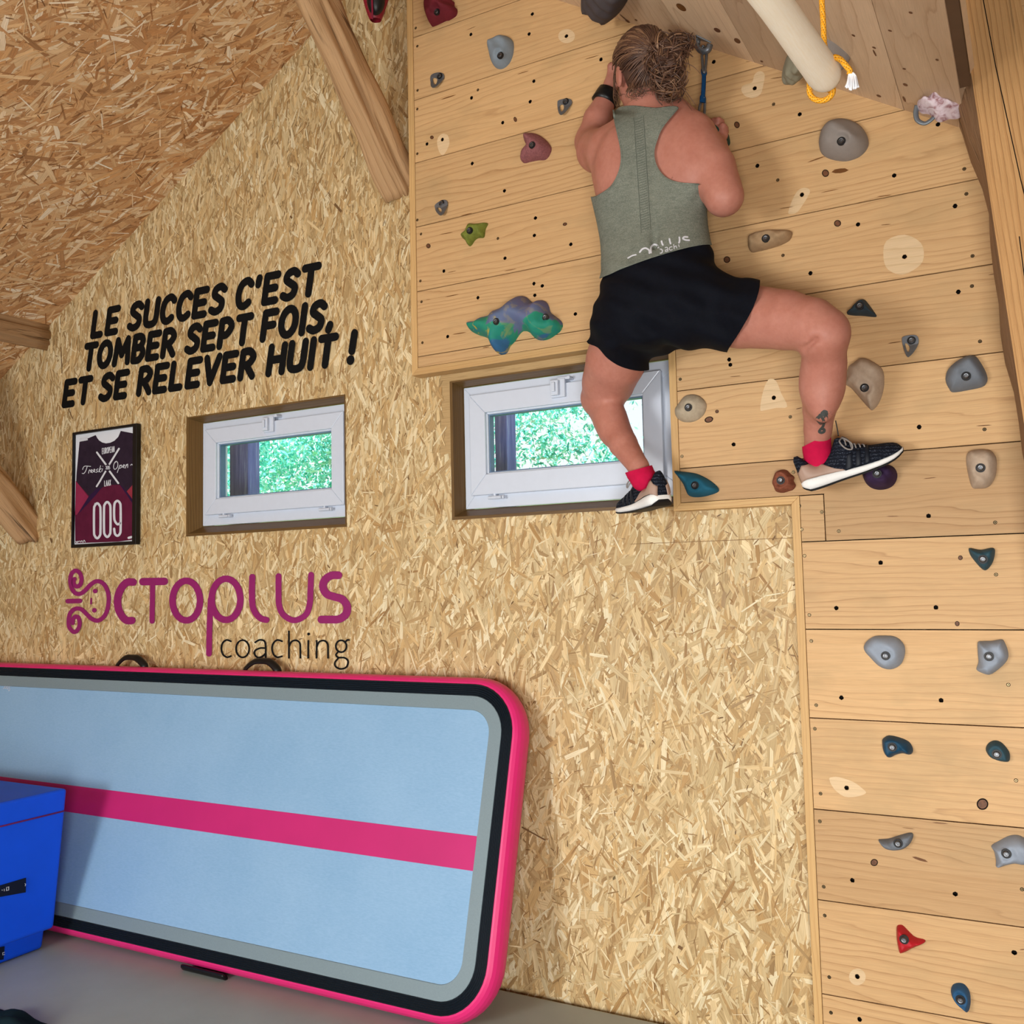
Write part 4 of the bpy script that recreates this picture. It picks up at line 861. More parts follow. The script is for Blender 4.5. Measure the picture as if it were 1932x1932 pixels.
GL = {
 'L': (.5, [[(0, 1), (0, 0)], [(0, 0), (.42, 0)]]), 'E': (.5, [[(0, 1), (0, 0)], [(0, 1), (.46, 1)], [(0, .5), (.40, .5)], [(0, 0), (.46, 0)]]),
 'S': (.52, [cv((.52, .86), (.34, 1), (.12, .92), (.08, .70), (.28, .53), (.46, .36), (.42, .10), (.2, 0), (0, .10))]), 'U': (.56, [[(0, 1), (0, .35)], cv((0, .35), (.06, .08), (.27, 0), (.48, .08), (.54, .35)), [(.54, .35), (.54, 1)]]),
 'C': (.52, [cv((.52, .84), (.34, 1), (.1, .88), (0, .5), (.08, .12), (.28, 0), (.48, .12))]), "'": (.12, [[(.05, 1.0), (.03, .76)]]), 'T': (.52, [[(0, 1), (.54, 1)], [(.27, 1), (.27, 0)]]),
 'O': (.62, [oval(.3, .5, .3, .5)]), 'M': (.72, [[(0, 0), (.06, 1)], [(.06, 1), (.34, .35)], [(.34, .35), (.60, 1)], [(.60, 1), (.70, 0)]]),
 'B': (.5, [[(0, 0), (0, 1)], cv((0, 1), (.28, 1), (.42, .80), (.28, .55), (0, .54)), cv((.05, .54), (.34, .52), (.48, .28), (.30, 0), (0, 0))]),
 'R': (.52, [[(0, 0), (0, 1)], cv((0, 1), (.28, 1), (.46, .76), (.28, .50), (0, .46)), [(.2, .46), (.5, 0)]]), 'P': (.5, [[(0, 0), (0, 1)], cv((0, 1), (.28, 1), (.46, .74), (.28, .44), (0, .42))]),
 'F': (.48, [[(0, 0), (0, 1)], [(0, 1), (.46, 1)], [(0, .5), (.40, .5)]]), 'I': (.06, [[(.03, 0), (.03, 1)]]), '.': (.1, [[(.06, .10), (.02, -.06)]]), 'V': (.56, [[(0, 1), (.26, 0)], [(.26, 0), (.56, 1)]]),
 'H': (.56, [[(0, 0), (0, 1)], [(.54, 0), (.54, 1)], [(0, .5), (.54, .5)]]), '!': (.12, [[(.06, 1), (.05, .36)], [(.045, .02)]]), 'N': (.56, [[(0, 0), (0, 1)], [(0, 1), (.54, 0)], [(.54, 0), (.54, 1)]]),
 'A': (.56, [[(0, 0), (.27, 1)], [(.27, 1), (.54, 0)], [(.1, .34), (.44, .34)]]), 'X': (.54, [[(0, 0), (.5, 1)], [(0, 1), (.5, 0)]]), 'D': (.56, [[(0, 0), (0, 1)], cv((0, 1), (.3, .96), (.52, .5), (.3, .04), (0, 0))]),
 '0': (.5, [cv((.25, 1), (.06, .93), (0, .8), (0, .2), (.06, .07), (.25, 0), (.44, .07), (.5, .2), (.5, .8), (.44, .93), closed=True)]), '9': (.5, [cv((.46, .36), (.26, .33), (.06, .42), (0, .55), (0, .8), (.06, .94), (.25, 1), (.44, .94), (.5, .8), (.5, .2), (.44, .06), (.25, 0), (.06, .06), (0, .2))]),
 '2': (.5, [cv((0, .8), (.1, .96), (.3, 1), (.48, .84), (.42, .6), (0, 0)), [(0, 0), (.5, 0)]]), '1': (.2, [[(0, .8), (.15, 1)], [(.15, 1), (.15, 0)]]), '5': (.5, [[(.46, 1), (.06, 1)], [(.06, 1), (.03, .58)], cv((.03, .58), (.25, .64), (.48, .45), (.42, .1), (.2, 0), (0, .1))]),
}
def text_strokes(s, gap=.2, space=.42):
    x = 0; out = []
    for ch in s:
        if ch == ' ': x += space; continue
        w, st = GL[ch]; out += [[(px + x, py) for px, py in q] for q in st]; x += w + gap
    return out, x - gap
# --- motto: three lines of black slanted capitals
YT = -0.0042
wm = empty('wall_motto', (-3.2, YT, 2.66)); tag(wm, 'three lines of slanted black French capitals on the strand board wall', 'wall lettering')
SHEAR = 0.30
for s, xa, xb, za, zb, h in (("LE SUCCES C'EST", -3.930, -2.535, 2.835, 2.815, .108), ("TOMBER SEPT FOIS.", -3.990, -2.452, 2.681, 2.655, .108), ("ET SE RELEVER HUIT !", -4.135, -2.342, 2.522, 2.505, .108)):
    st, wd = text_strokes(s, .27, .40)
    sx = (xb - xa - SHEAR * h * .6) / wd
    fn = lambda x, y, xa=xa, za=za, zb=zb, wd=wd, sx=sx, h=h: (xa + x * sx + SHEAR * y * h * .6, YT, za + (zb - za) * x / wd + y * h)
    big = []
    for q in st:
        if len(q) > 1 and len(q) == 2: q = ln(*q)
        big.append([(a * sx + SHEAR * b * h * .6, b * h) for a, b in q])
    f2 = lambda x, y, xa=xa, za=za, zb=zb, L=xb - xa: (xa + x, YT, za + (zb - za) * x / L + y)
    motto = MB(); stroke_mesh(motto, [(q, .035 if len(q) > 1 else .040) for q in big], f2, .033); child(motto.build('text_line', M_VINYL), wm)
# --- logo: purple word with curled tentacles, thin dark word below
ZL = (110, 1060, 3.389)
wp = lambda x, y: tuple(P(ZL[0] + x / ZL[2], ZL[1] + y / ZL[2], YT))
lg = empty('wall_logo', P(400, 1160, YT)); tag(lg, 'large purple logo with curled tentacles painted on the strand board above the air mat', 'wall logo')
mb = MB()
stroke_mesh(mb, [(cv((478, 130), (440, 131), (408, 160), (386, 205), (378, 250), (384, 300), (405, 345), (435, 374), (470, 375)), 48), (ln((540, 127), (678, 125)), 48), (ln((603, 127), (599, 380)), 33), (oval(818, 248, 88, 127), 42), (oval(1072, 240, 92, 132), 42),
                 (cv((974, 240), (970, 330), (966, 430), (963, 588)), 37), (cv((1240, 97), (1238, 200), (1242, 280), (1262, 330), (1295, 362), (1330, 371)), 40), (cv((1408, 92), (1408, 200), (1412, 280), (1440, 340), (1508, 374), (1580, 340), (1607, 270), (1612, 180), (1616, 83)), 38),
                 (cv((1790, 86), (1745, 88), (1705, 115), (1692, 160), (1715, 205), (1765, 224), (1815, 240), (1846, 285), (1838, 335), (1795, 366), (1740, 369), (1682, 369)), 50)], wp, 40)
child(mb.build('word', M_PURPLE), lg)
mb = MB()
stroke_mesh(mb, [(cv((103, 110), (96, 128), (104, 150), (122, 158), (142, 142), (148, 108), (138, 74), (112, 56), (86, 74), (76, 115), (84, 165), (108, 200), (140, 204), (172, 182), (206, 146), (245, 124), (285, 138), (312, 180), (322, 240), (312, 310), (286, 356), (250, 376), (212, 364), (180, 334), (146, 304), (110, 300), (78, 325), (66, 370), (70, 418), (98, 448), (122, 436), (136, 400), (130, 362), (112, 350), (94, 365), (92, 392), n=8), 27), (ln((60, 252), (138, 250)), 30), ([(235, 187)], 30), ([(230, 310)], 30), (ln((210, 236), (209, 268)), 11)], wp, 26)
child(mb.build('tentacle_mark', M_PURPLE), lg)
mb = MB()
stroke_mesh(mb, [cv((1103, 508), (1075, 500), (1050, 520), (1042, 555), (1052, 592), (1078, 610), (1103, 603)), oval(1178, 556, 42, 55), cv((1258, 515), (1285, 500), (1315, 505), (1325, 535), (1325, 612)), cv((1325, 552), (1290, 552), (1258, 568), (1255, 592), (1275, 612), (1305, 604), (1325, 585)), cv((1430, 508), (1400, 500), (1375, 520), (1366, 555), (1376, 592), (1400, 610), (1430, 604)),
                 ln((1474, 445), (1474, 614)), cv((1474, 545), (1490, 512), (1520, 502), (1543, 520), (1547, 560), (1547, 614)), ln((1598, 505), (1597, 614)), ([(1600, 462)], 18), ln((1652, 505), (1650, 614)), cv((1652, 545), (1668, 512), (1698, 504), (1720, 522), (1724, 560), (1724, 614)),
                 oval(1808, 540, 34, 38), cv((1835, 512), (1848, 500), (1858, 500)), cv((1790, 575), (1775, 595), (1790, 612), (1830, 614), (1852, 636), (1842, 672), (1808, 685), (1775, 672), (1768, 645), (1790, 616))], wp, 11)
co_ = child(mb.build('subtitle', M_VINYL), lg); co_['label'] = 'thin black lower case word'

# ================================================================== FRAMED JERSEY
ZJ = (100, 780, 6.9)
fx0, fx1, fz0, fz1 = -4.035, -3.585, 1.818, 2.372
yf, yp = -0.030, -0.016
pj = lambda x, y, d=0.0: tuple(P(ZJ[0] + x / ZJ[2], ZJ[1] + y / ZJ[2], yp - d))
fr = empty('framed_jersey', ((fx0 + fx1) / 2, 0, fz0)); tag(fr, 'dark maroon race jersey in a thin black frame left of the small window', 'picture frame')
q = [pj(330, 265), pj(1090, 195), pj(1022, 1675), pj(270, 1690)]
ix0, ix1, iz0, iz1 = (q[0][0] + q[3][0]) / 2 - .006, (q[1][0] + q[2][0]) / 2 + .004, (q[2][2] + q[3][2]) / 2 - .002, (q[0][2] + q[1][2]) / 2 + .002
mb = MB(); ringbox(mb, (fx0, fx1, fz0, fz1), (ix0, ix1, iz0, iz1), yf, -0.006); child(mb.build('frame', M_BLACK, bevel=.0015), fr)
mb = MB(); mb.box((ix0 - .005, yp, iz0 - .005), (ix1 + .005, -0.007, iz1 + .005)); child(mb.build('backing_card', plain('white_card', (214, 218, 226), .7, .1, 0, .02)), fr)
def poly3(mb, pts, fn, m=0): mb.add([fn(*p) for p in pts], [tuple(range(len(pts)))], m)
MJ = [plain('jersey_dark', (44, 32, 46), .8, .1, 0, .2, 30), plain('jersey_maroon', (88, 26, 52), .8, .1, 0, .15, 20), plain('jersey_rose', (138, 42, 74), .8, .1, 0, .1, 20), plain('jersey_red', (140, 48, 62), .8, .1), plain('jersey_navy', (46, 24, 58), .8, .1)]
mb = MB()
outl = [(345, 370), (556, 282), (575, 320), (600, 352), (640, 378), (690, 390), (745, 382), (800, 355), (850, 305), (882, 228), (1090, 268), (1072, 700), (1045, 1640), (850, 1670), (290, 1690), (285, 1300), (305, 800)]
from mathutils.geometry import tessellate_polygon
tri = tessellate_polygon([[Vector((a, b, 0)) for a, b in outl]])
mb.add([pj(*p, .0008) for p in outl], [tuple(t_)[::-1] for t_ in tri], 0)
poly3(mb, [(296, 880), (470, 1075), (700, 930), (870, 930), (1048, 1130), (1042, 1645), (850, 1668), (292, 1688), (287, 1300)], lambda x, y: pj(x, y, .0012), 1)
poly3(mb, [(298, 880), (462, 1085), (312, 1320), (290, 1320)], lambda x, y: pj(x, y, .0016), 2)
poly3(mb, [(1058, 905), (960, 1015), (1048, 1135)], lambda x, y: pj(x, y, .0016), 3)
poly3(mb, [(462, 1085), (560, 985), (640, 960), (560, 1060), (320, 1320)], lambda x, y: pj(x, y, .0017), 4)
poly3(mb, [(870, 930), (905, 950), (1048, 1140), (1040, 1180)], lambda x, y: pj(x, y, .0017), 4)
child(mb.build('jersey', MJ), fr)['label'] = 'dark maroon jersey with angular rose panels'
M_PRINT = plain('white_print', (206, 208, 216), .7, .1, 0, .02)
mb = MB(); pl = lambda x, y: pj(x, y, .0022)
def put(s, x0, y0, x1, y1, h, w, shear=0.0, gap=.22):
    st, wd = text_strokes(s, gap, .4); sx = (x1 - x0) / wd; ang = (y1 - y0) / (x1 - x0)
    stroke_mesh(mb, [[(x0 + a * sx + shear * b * h, y0 + a * sx * ang - b * h) for a, b in (ln(*q_) if len(q_) == 2 else q_)] for q_ in st], pl, w)
put('EUROPEAN', 640, 528, 798, 500, 72, 7.5); put('LAAX', 670, 948, 752, 935, 70, 7.5)
stroke_mesh(mb, [(cv((545, 1180 + 0), (540, 1200), (540, 1590), (552, 1615)), 2)], pl, 2)
for x, y0 in ((576, 1160), (706, 1143), (838, 1128)):
    g = GL['9' if x == 838 else '0'][1][0]
    stroke_mesh(mb, [[(x - 42 + a * 168, y0 + 465 - b * 455) for a, b in g]], pl, 30)
stroke_mesh(mb, [(ln((572, 508), (690, 668)), 24), (ln((858, 460), (735, 660)), 24), (cv((684, 755), (640, 830), (612, 880), (568, 950)), 22), (ln((738, 755), (850, 908)), 24)], pl, 22)
# script words
stroke_mesh(mb, [cv((385, 730), (410, 688), (490, 690)), cv((445, 692), (425, 750), (400, 782), (380, 780)), cv((462, 778), (475, 735), (488, 748)), cv((490, 765), (512, 745), (502, 732), (492, 760), (515, 770)), cv((525, 760), (546, 738), (536, 726), (526, 752), (550, 764)), cv((585, 722), (566, 735), (580, 755), (562, 768)), cv((620, 680), (595, 762)), cv((628, 718), (602, 742), (618, 765)), cv((645, 720), (634, 757)), [(648, 688)],
                 cv((830, 625), (798, 650), (788, 700), (806, 728), (838, 700), (844, 650), (825, 622), (800, 640)), cv((872, 672), (836, 770)), cv((866, 690), (890, 672), (892, 700), (868, 715)), cv((905, 700), (932, 680), (922, 668), (908, 698), (930, 708)), cv((955, 665), (942, 712)), cv((948, 690), (972, 660), (972, 705)), cv((1010, 675), (1025, 662), (1038, 675), (1055, 665))], pl, 9)
stroke_mesh(mb, [([(712, 705)], 84)], lambda x, y: pj(x, y, .0024), 84, m=1)
st, wd = text_strokes('2015', .2); stroke_mesh(mb, [[(686 + a * 54 / wd, 726 - b * 40) for a, b in (ln(*q_) if len(q_) == 2 else q_)] for q_ in st], lambda x, y: pj(x, y, .0027), 6)
put('CANADA', 352, 362, 448, 345, 36, 12)
stroke_mesh(mb, [(cv((300, 1668), (312, 1680), (326, 1664)), 12), (cv((335, 1672), (350, 1660), (362, 1675), (375, 1655), (390, 1678), (405, 1650), (420, 1675)), 7)], pl, 7)
stroke_mesh(mb, [(ln((985, 1620), (1020, 1610)), 30)], pl, 20)
child(mb.build('print', [M_PRINT, MJ[0]]), fr)['label'] = 'white race print with crossed skis and number'

# ================================================================== MAT, AIR MAT, FOAM BLOCKS
MATZ = 0.2
mb = MB(); mb.box((-5.6, -3.6, 0.0), (-0.9, -0.02, MATZ)); lm = mb.build('landing_mat', plain('mat_vinyl', (160, 168, 164), .45, .35, 0, .06, 6, .04), bevel=.02, seg=3); recenter(lm)
tag(lm, 'thick grey brown landing mat covering the floor along the wall', 'gym mat')
# air mat leaning on the wall: local frame u right, v up the face, n out of the face
TB = np.array([0.0, -0.415, MATZ + 0.026]); zt, yt = 1.285, -0.115
face_h = math.hypot(zt - TB[2], yt - TB[1]); vv = np.array([0, yt - TB[1], zt - TB[2]]) / face_h; uu = np.array([1.0, 0, 0]); nn_ = np.cross(uu, vv)
TH = 0.10; R_ = TH / 2
def face_pt(x, y, off=0.0):
    o = TB + nn_ * off; v = ray(x, y); t_ = ((o - CAM) @ nn_) / (v @ nn_); p = CAM + v * t_; return (p[0], (p - o) @ vv)
ux1 = max(face_pt(968, 1500)[0], face_pt(960, 1700)[0]) - .022 ; ux0 = -5.05
CR = 0.20
def rr(inset, n=10, both=True):
    """rounded rectangle outline in (u,v), inset from the outer edge"""
    x0, x1, y0, y1 = ux0 + inset, ux1 - inset, inset, face_h - inset; r = max(CR - inset, 0.015); out = []
    for cx, cy, a0 in ((x1 - r, y1 - r, 0), (x0 + r, y1 - r, 90), (x0 + r, y0 + r, 180), (x1 - r, y0 + r, 270)):
        out += [(cx + r * math.cos(math.radians(a0 + 90 * k / n)), cy + r * math.sin(math.radians(a0 + 90 * k / n))) for k in range(n + 1)]
    return out
def fp(u, v, d): return tuple(TB + uu * u + vv * v + nn_ * d)
amat = empty('air_track_mat', (ux1 - .5, TB[1], MATZ)); tag(amat, 'long inflated pink and grey tumbling mat leaning on its edge against the wall', 'air mat')
M_PINK = plain('pink_pvc', (218, 42, 116), .38, .4, 0, .04, 8)
t = NT('grey_dropstitch'); o_ = t.obj(); nz = t.noise(t.mapv(o_, (60, 60, 260)), 1.0, 2, .6); n2 = t.noise(o_, 3.0, 3, .5)
c_ = t.mix(.5, t.ramp(nz, [(.3, lin((124, 164, 200))), (.7, lin((142, 180, 214)))]), t.ramp(n2, [(.3, lin((126, 166, 202))), (.7, lin((144, 180, 213)))])); t.bump(nz, .1, .001); M_TOP = t.set(c_, .55, .25)
M_BAND = plain('black_rib_band', (16, 26, 36), .5, .35, 0, .2, 120); M_TAPE = plain('grey_tape', (120, 138, 146), .45, .35, 0, .06, 200)
# pink side wall: half round section swept along the outline
mb = MB(); rings = []; K = 10
for k in range(K + 1):
    a = math.pi * k / K; ins = 0.034 * (1 - math.sin(a)) ; d = -R_ + R_ * math.cos(a)
    rings.append([fp(u, v, d) for u, v in rr(ins)])
N = len(rings[0])
for k in range(K):
    mb.add(rings[k] + rings[k + 1], [(i, N + i, N + (i + 1) % N, (i + 1) % N) for i in range(N)])
bk = [fp(u, v, -TH) for u, v in rr(.034)]; mb.add(bk, [tuple(range(N))[::-1]])
child(mb.build('side_wall', M_PINK, smooth=True), amat)['label'] = 'pink rounded side wall'
def band(name, i0, i1, d, mat, h=.003):
    mb = MB(); A = [fp(u, v, d) for u, v in rr(i0)]; B = [fp(u, v, d + h) for u, v in rr(i0 + .002)]; C_ = [fp(u, v, d + h) for u, v in rr(i1 - .002)]; D_ = [fp(u, v, d) for u, v in rr(i1)]
    for a, b in ((A, B), (B, C_), (C_, D_)): mb.add(a + b, [(i, (i + 1) % N, N + (i + 1) % N, N + i) for i in range(N)])
    return child(mb.build(name, mat, smooth=False), amat)
mb = MB(); mb.add([fp(u, v, .001) for u, v in rr(.036)], [tuple(range(N))]); child(mb.build('top_sheet', M_TOP), amat)['label'] = 'pale blue grey woven top'
band('border_tape', .070, .120, .001, M_TAPE)['label'] = 'grey glued border tape'
mb = MB(); k_ = [0.030, 0.037, 0.044, 0.051, 0.058, 0.065, 0.072]
for j in range(6):
    for (i0, d0, i1, d1) in ((k_[j], .0015, k_[j] + .003, .0055), (k_[j] + .003, .0055, k_[j + 1], .0015)):
        A = [fp(u, v, d0) for u, v in rr(i0)]; B = [fp(u, v, d1) for u, v in rr(i1)]; mb.add(A + B, [(i, (i + 1) % N, N + (i + 1) % N, N + i) for i in range(N)])
child(mb.build('edge_band', M_BAND), amat)['label'] = 'black ribbed edge band'
a1 = face_pt(907, 1579); a2 = face_pt(905, 1644); b1_ = face_pt(130, 1481); b2_ = face_pt(130, 1533)
mb = MB(); vt, vb = (a1[1] + b1_[1]) / 2, (a2[1] + b2_[1]) / 2
mb.add([fp(ux0 + .12, vb, .0022), fp(a1[0], vb, .0022), fp(a1[0], vt, .0022), fp(ux0 + .12, vt, .0022)], [(0, 1, 2, 3)]); child(mb.build('centre_stripe', plain('pink_stripe', (190, 36, 110), .5, .3, 0, .05, 6)), amat)['label'] = 'pink centre stripe'
def handle(pa, pb_, mid, name='handle'):
    A = P(*pa, -.065); B = P(*pb_, -.065); Mi = P(*mid, -.06); pts = spline([A + np.array([0, 0, -.02]), A, (A + Mi) / 2 + np.array([0, 0, .012]), Mi, (B + Mi) / 2 + np.array([0, 0, .012]), B, B + np.array([0, 0, -.02])], 6)
    mb = MB(); mb.tube(pts, .008, 8, aspect=2.0); return child(mb.build(name, M_BLACK, smooth=True), amat)
handle((222, 1254), (272, 1255), (247, 1240)); handle((463, 1262), (523, 1263), (495, 1247))
mb = MB(); zz_ = TB + uu * -2.72 + nn_ * -.05
pts = spline([P(385, 1845, -.30), P(400, 1852, -.36), P(420, 1856, -.38), P(440, 1858, -.36)], 5); mb.tube([np.array([p[0], -.40 + .0 * i, MATZ + .012]) for i, p in enumerate(pts)], .009, 8, aspect=2); child(mb.build('handle', M_BLACK, smooth=True), amat)
mb = MB()
# faint upside-down script on the pink edge and a small word on the grey top
e1, e2 = P(395, 1263, -.095), P(312, 1260, -.095)
def edge_map(x, y): 
    p = e1 + (e2 - e1) * x; return (p[0], -.085 - y * .022, zt + .002 - .002 * y)
stroke_mesh(mb, [[(a, b) for a, b in q_] for q_ in [cv((.02, .1), (.08, .9), (.13, .1), n=4), ln((.16, .1), (.17, .7)), ln((.22, .9), (.32, .9)), ln((.27, .9), (.25, .1)), cv((.33, .1), (.36, .6), (.41, .6), (.41, .1), n=4), cv((.5, .6), (.46, .5), (.46, .1), (.5, .1), n=4), ln((.53, .9), (.53, .1)), ln((.62, .9), (.62, .1)), ln((.62, .9), (.7, .9)), cv((.72, .1), (.74, .6), (.78, .6), (.78, .1), n=4), cv((.84, .6), (.8, .5), (.8, .1), (.85, .1), n=4), ln((.9, .7), (.9, .1)), cv((.93, .1), (.95, .5), (.98, .1), n=4)]], edge_map, .012)
child(mb.build('edge_print', M_VINYL), amat)
mb = MB(); u0, v0 = face_pt(19, 1305); 
GLs = {'s': cv((.4, .5), (.2, .6), (.05, .45), (.4, .2), (.2, 0), (0, .1), n=4), 'p': cv((.05, -.35), (.05, .6), (.3, .6), (.42, .3), (.3, 0), (.05, .05), n=4), 'o': oval(.22, .3, .2, .3), 'r': cv((.05, 0), (.05, .6), (.15, .55), (.3, .6), n=4)}
xx = 0; sts = []
for ch, up in (('s', 1.6), ('p', 1), ('o', 1), ('r', 1)):
    sts += [[(xx + a, b * up) for a, b in GLs[ch]]]; xx += .55
stroke_mesh(mb, sts, lambda x, y: fp(u0 - x * .028, v0 + .03 - y * .028, .0026), .09); child(mb.build('top_print', M_PRINT), amat)

# blue foam blocks: big upper block resting on a flatter, slightly smaller one
M_BLUE = plain('blue_vinyl', (4, 82, 232), .5, .3, 0, .06, 5, .05); M_LABEL = plain('dark_label', (14, 22, 44), .6, .2)
def block(z0, z1, A, T, wl, wb, label, seam):
    """right hand face runs from its far corner (bottom A, top T) towards the room; the body extends to the left"""
    A, T = np.array(A), np.array(T); e = empty('foam_block', A); tag(e, label, 'foam block'); dL = np.array([0, -1.0, 0]); dB = np.array([-1.0, 0, 0])
    Q = T - A
    base = [A, A + dB * wb, A + dB * wb + dL * wl, A + dL * wl]; top = [p + Q for p in base]
    top[1] = top[1] - Q * np.array([2, 0, 0]); top[2] = top[2] - Q * np.array([2, 0, 0])
    mb = MB(); mb.hexa(base, top); child(mb.build('cover', M_BLUE, bevel=.014, seg=3), e)
    if seam:
        p0 = A + Q * .84 + np.array([.0015, -.008, 0]); mb = MB(); mb.tube([p0, p0 + dL * (wl - .02)], .0032, 6); child(mb.build('seam_piping', M_PURPLE, smooth=True), e)
    return e, A, T
corner = PZ(81, 1789, MATZ + .003); yc = corner[1]
lowT = P(86, 1748, yc)
eb, A, T = block(MATZ, lowT[2], corner, lowT, .75, .9, 'low bright blue foam block on the landing mat, underneath the big one', False)
ub = P(103, 1740, yc); ub[2] = lowT[2] + .002; utop = P(128, 1487, yc)
eu, A2, T2 = block(ub[2], utop[2], ub, utop, .75, .9, 'big bright blue foam block with pink piping, stacked on the low one', True)
dL, dB = np.array([0, -1.0, 0]), np.array([-1.0, 0, 0])
def label_on(e, A, T, dL, dB, px0, px1, chars):
    n_ = -dB; o = A - dB * 0.0; up_ = (T - A); 
    def hit(x, y):
        nrm = np.cross(dL, up_); v = ray(x, y); t_ = ((o - CAM) @ nrm) / (v @ nrm); return CAM + v * t_
    mb = MB(); a, b, c, d = [hit(*p) for p in px1]; off = -dB * .004
    mb.hexa([p + off for p in (a, b, c, d)], [p + off * .2 for p in (a, b, c, d)]); child(mb.build('label_strip', M_LABEL), e)
    mb = MB()
    for st_, w_ in chars: stroke_mesh(mb, [st_], lambda x, y: tuple(hit(x, y) + off * 1.3), w_)
    child(mb.build('label_print', M_PRINT), e)
ZQ = (0, 1440, 3.925); zq = lambda *p: zm(*ZQ, p)
label_on(eu, A2, T2, dL, dB, None, zq((-120, 940), (188, 848), (186, 955), (-120, 1010)), [(zq((42, 918), (58, 914), (58, 938), (42, 942), (42, 918)), 1.2), (zq((25, 930), (25, 945)), 1.2), (zq((10, 938)), 1.8), (zq((178, 890), (184, 894), (180, 908)), 1.0)])
label_on(eb, corner, lowT, dL, dB, None, zq((-120, 1385), (30, 1355), (22, 1452), (-120, 1480)), [(zq((28, 1398), (14, 1402), (14, 1418), (28, 1414)), 1.2)])
# crumpled dark cloth at the bottom left corner
mb = MB(); cc = PZ(-4, 1950, MATZ); rng = np.random.default_rng(4); n1, n2_ = 22, 22
for i in range(n1):
    for j in range(n2_):
        a, b = (i / (n1 - 1) - .5) * 2, (j / (n2_ - 1) - .5) * 2; r = max(0, 1 - (a * a + b * b))
        h = .055 * r ** .5 * (0.6 + .3 * math.sin(5 * a + 2 * b) + .3 * math.sin(7 * b - 3 * a + 1))
        mb.v.append((cc[0] + a * .19 + .015 * math.sin(6 * b), cc[1] + b * .14 - .03, MATZ + .004 + max(0, h)))
for i in range(n1 - 1):
    for j in range(n2_ - 1):
        mb.f.append((i * n2_ + j, (i + 1) * n2_ + j, (i + 1) * n2_ + j + 1, i * n2_ + j + 1)); mb.m.append(0)
cl = mb.build('crumpled_cloth', plain('dark_teal_cloth', (18, 36, 44), .9, .1, 0, .2, 30), smooth=True); sm = cl.modifiers.new('thickness', 'SOLIDIFY'); sm.thickness = .003; recenter(cl)
tag(cl, 'crumpled dark teal cloth in the bottom left corner of the photo', 'cloth')

# ================================================================== HANGING THINGS
# quickdraw on a steel plate at the top of the boards
def wpt(x, y, Y=-.10): return P(x, y, Y)
hp = empty('bolt_hanger', PR(1325, 78)); tag(hp, 'steel anchor plate on the ceiling edge right of the climber\'s head', 'bolt hanger')
zq1 = lambda *p: zm(*Z1, p)
mb = MB(); pl_ = [PR(*p, .004) for p in zq1((1295, 218), (1330, 216), (1485, 292), (1480, 318), (1440, 325), (1305, 255))]; mb.hexa([pl_[0], pl_[1], pl_[2], pl_[5]], [p - nR * .004 for p in (pl_[0], pl_[1], pl_[2], pl_[5])]); child(mb.build('plate', M_STEEL, bevel=.001), hp)
yh = float((pl_[1][1] + pl_[2][1]) / 2)
mb = MB(); mb.tube(spline([P(*p, yh) for p in zq1((1325, 250), (1335, 320), (1365, 365), (1410, 380), (1455, 360), (1475, 305))], 6), .0065, 8, aspect=1.6); mb.tube([P(*p, yh) for p in zq1((1345, 262), (1345, 300))], .008, 8); child(mb.build('eye', M_STEEL, smooth=True), hp)
qd = empty('quickdraw', P(1326, 100, yh)); tag(qd, 'quickdraw with blue sling hanging from the anchor plate', 'quickdraw')
def carabiner(pts, Y, name):
    mb = MB(); p3 = [P(*p, Y + .012 * math.sin(i)) for i, p in enumerate(zq1(*pts))]; mb.tube(spline(p3, 5, True) + [spline(p3, 5, True)[0]], .0045, 8); return child(mb.build(name, M_STEEL, smooth=True), qd)
carabiner([(1395, 330), (1420, 340), (1436, 400), (1432, 500), (1420, 590), (1402, 600), (1393, 500), (1388, 400)], yh, 'carabiner')
carabiner([(1400, 880), (1420, 890), (1418, 980), (1412, 1060), (1385, 1090), (1355, 1060), (1362, 980), (1385, 900)], yh, 'carabiner')
mb = MB(); p3 = [P(*p, yh) for p in zq1((1408, 575), (1410, 640), (1406, 760), (1400, 850), (1395, 925))]; mb.tube(spline(p3, 4), [.0105] * 4 + [.0075] * 9 + [.0105] * 4, 8, aspect=.45)
child(mb.build('sling', plain('blue_sling', (18, 66, 112), .8, .15, 0, .2, 150), smooth=True), qd)['label'] = 'dark blue sewn sling'
# fabric covered bar hanging level under the ceiling
q1 = P(1563, 152, -.80); q2 = PZ(1456, 0, q1[2]); dirv = (q2 - q1) / np.linalg.norm(q2 - q1)
t = NT('ribbed_cotton'); g = t.sep(t.attr('grain')); rib = t.math('SINE', t.math('MULTIPLY', g[1], 190.0)); nzz = t.noise(t.comb(t.math('MULTIPLY', g[0], 20.), t.math('MULTIPLY', g[1], 9.), 0.), 1., 3, .6)
t.bump(t.math('ADD', rib, nzz), .25, .002); M_COTTON = t.set(t.mix(.4, t.ramp(rib, [(0, lin((248, 236, 212))), (1, lin((255, 250, 236)))]), t.ramp(nzz, [(.3, lin((246, 232, 206))), (.7, lin((255, 250, 238)))])), .9, .1)
rbar = 0.036; L_ = 1.15; mb = MB(); n = 40; Gc = []; u_ = np.cross(dirv, (0, 0, 1)); u_ /= np.linalg.norm(u_); v_ = np.cross(u_, dirv); prof = [(0.0, .012), (.002, .022), (.010, .031), (.024, .036), (.045, .0375), (.08, .0365)] + [(.08 + .09 * k, .0345 + .001 * math.sin(k * 1.7)) for k in range(1, 13)]
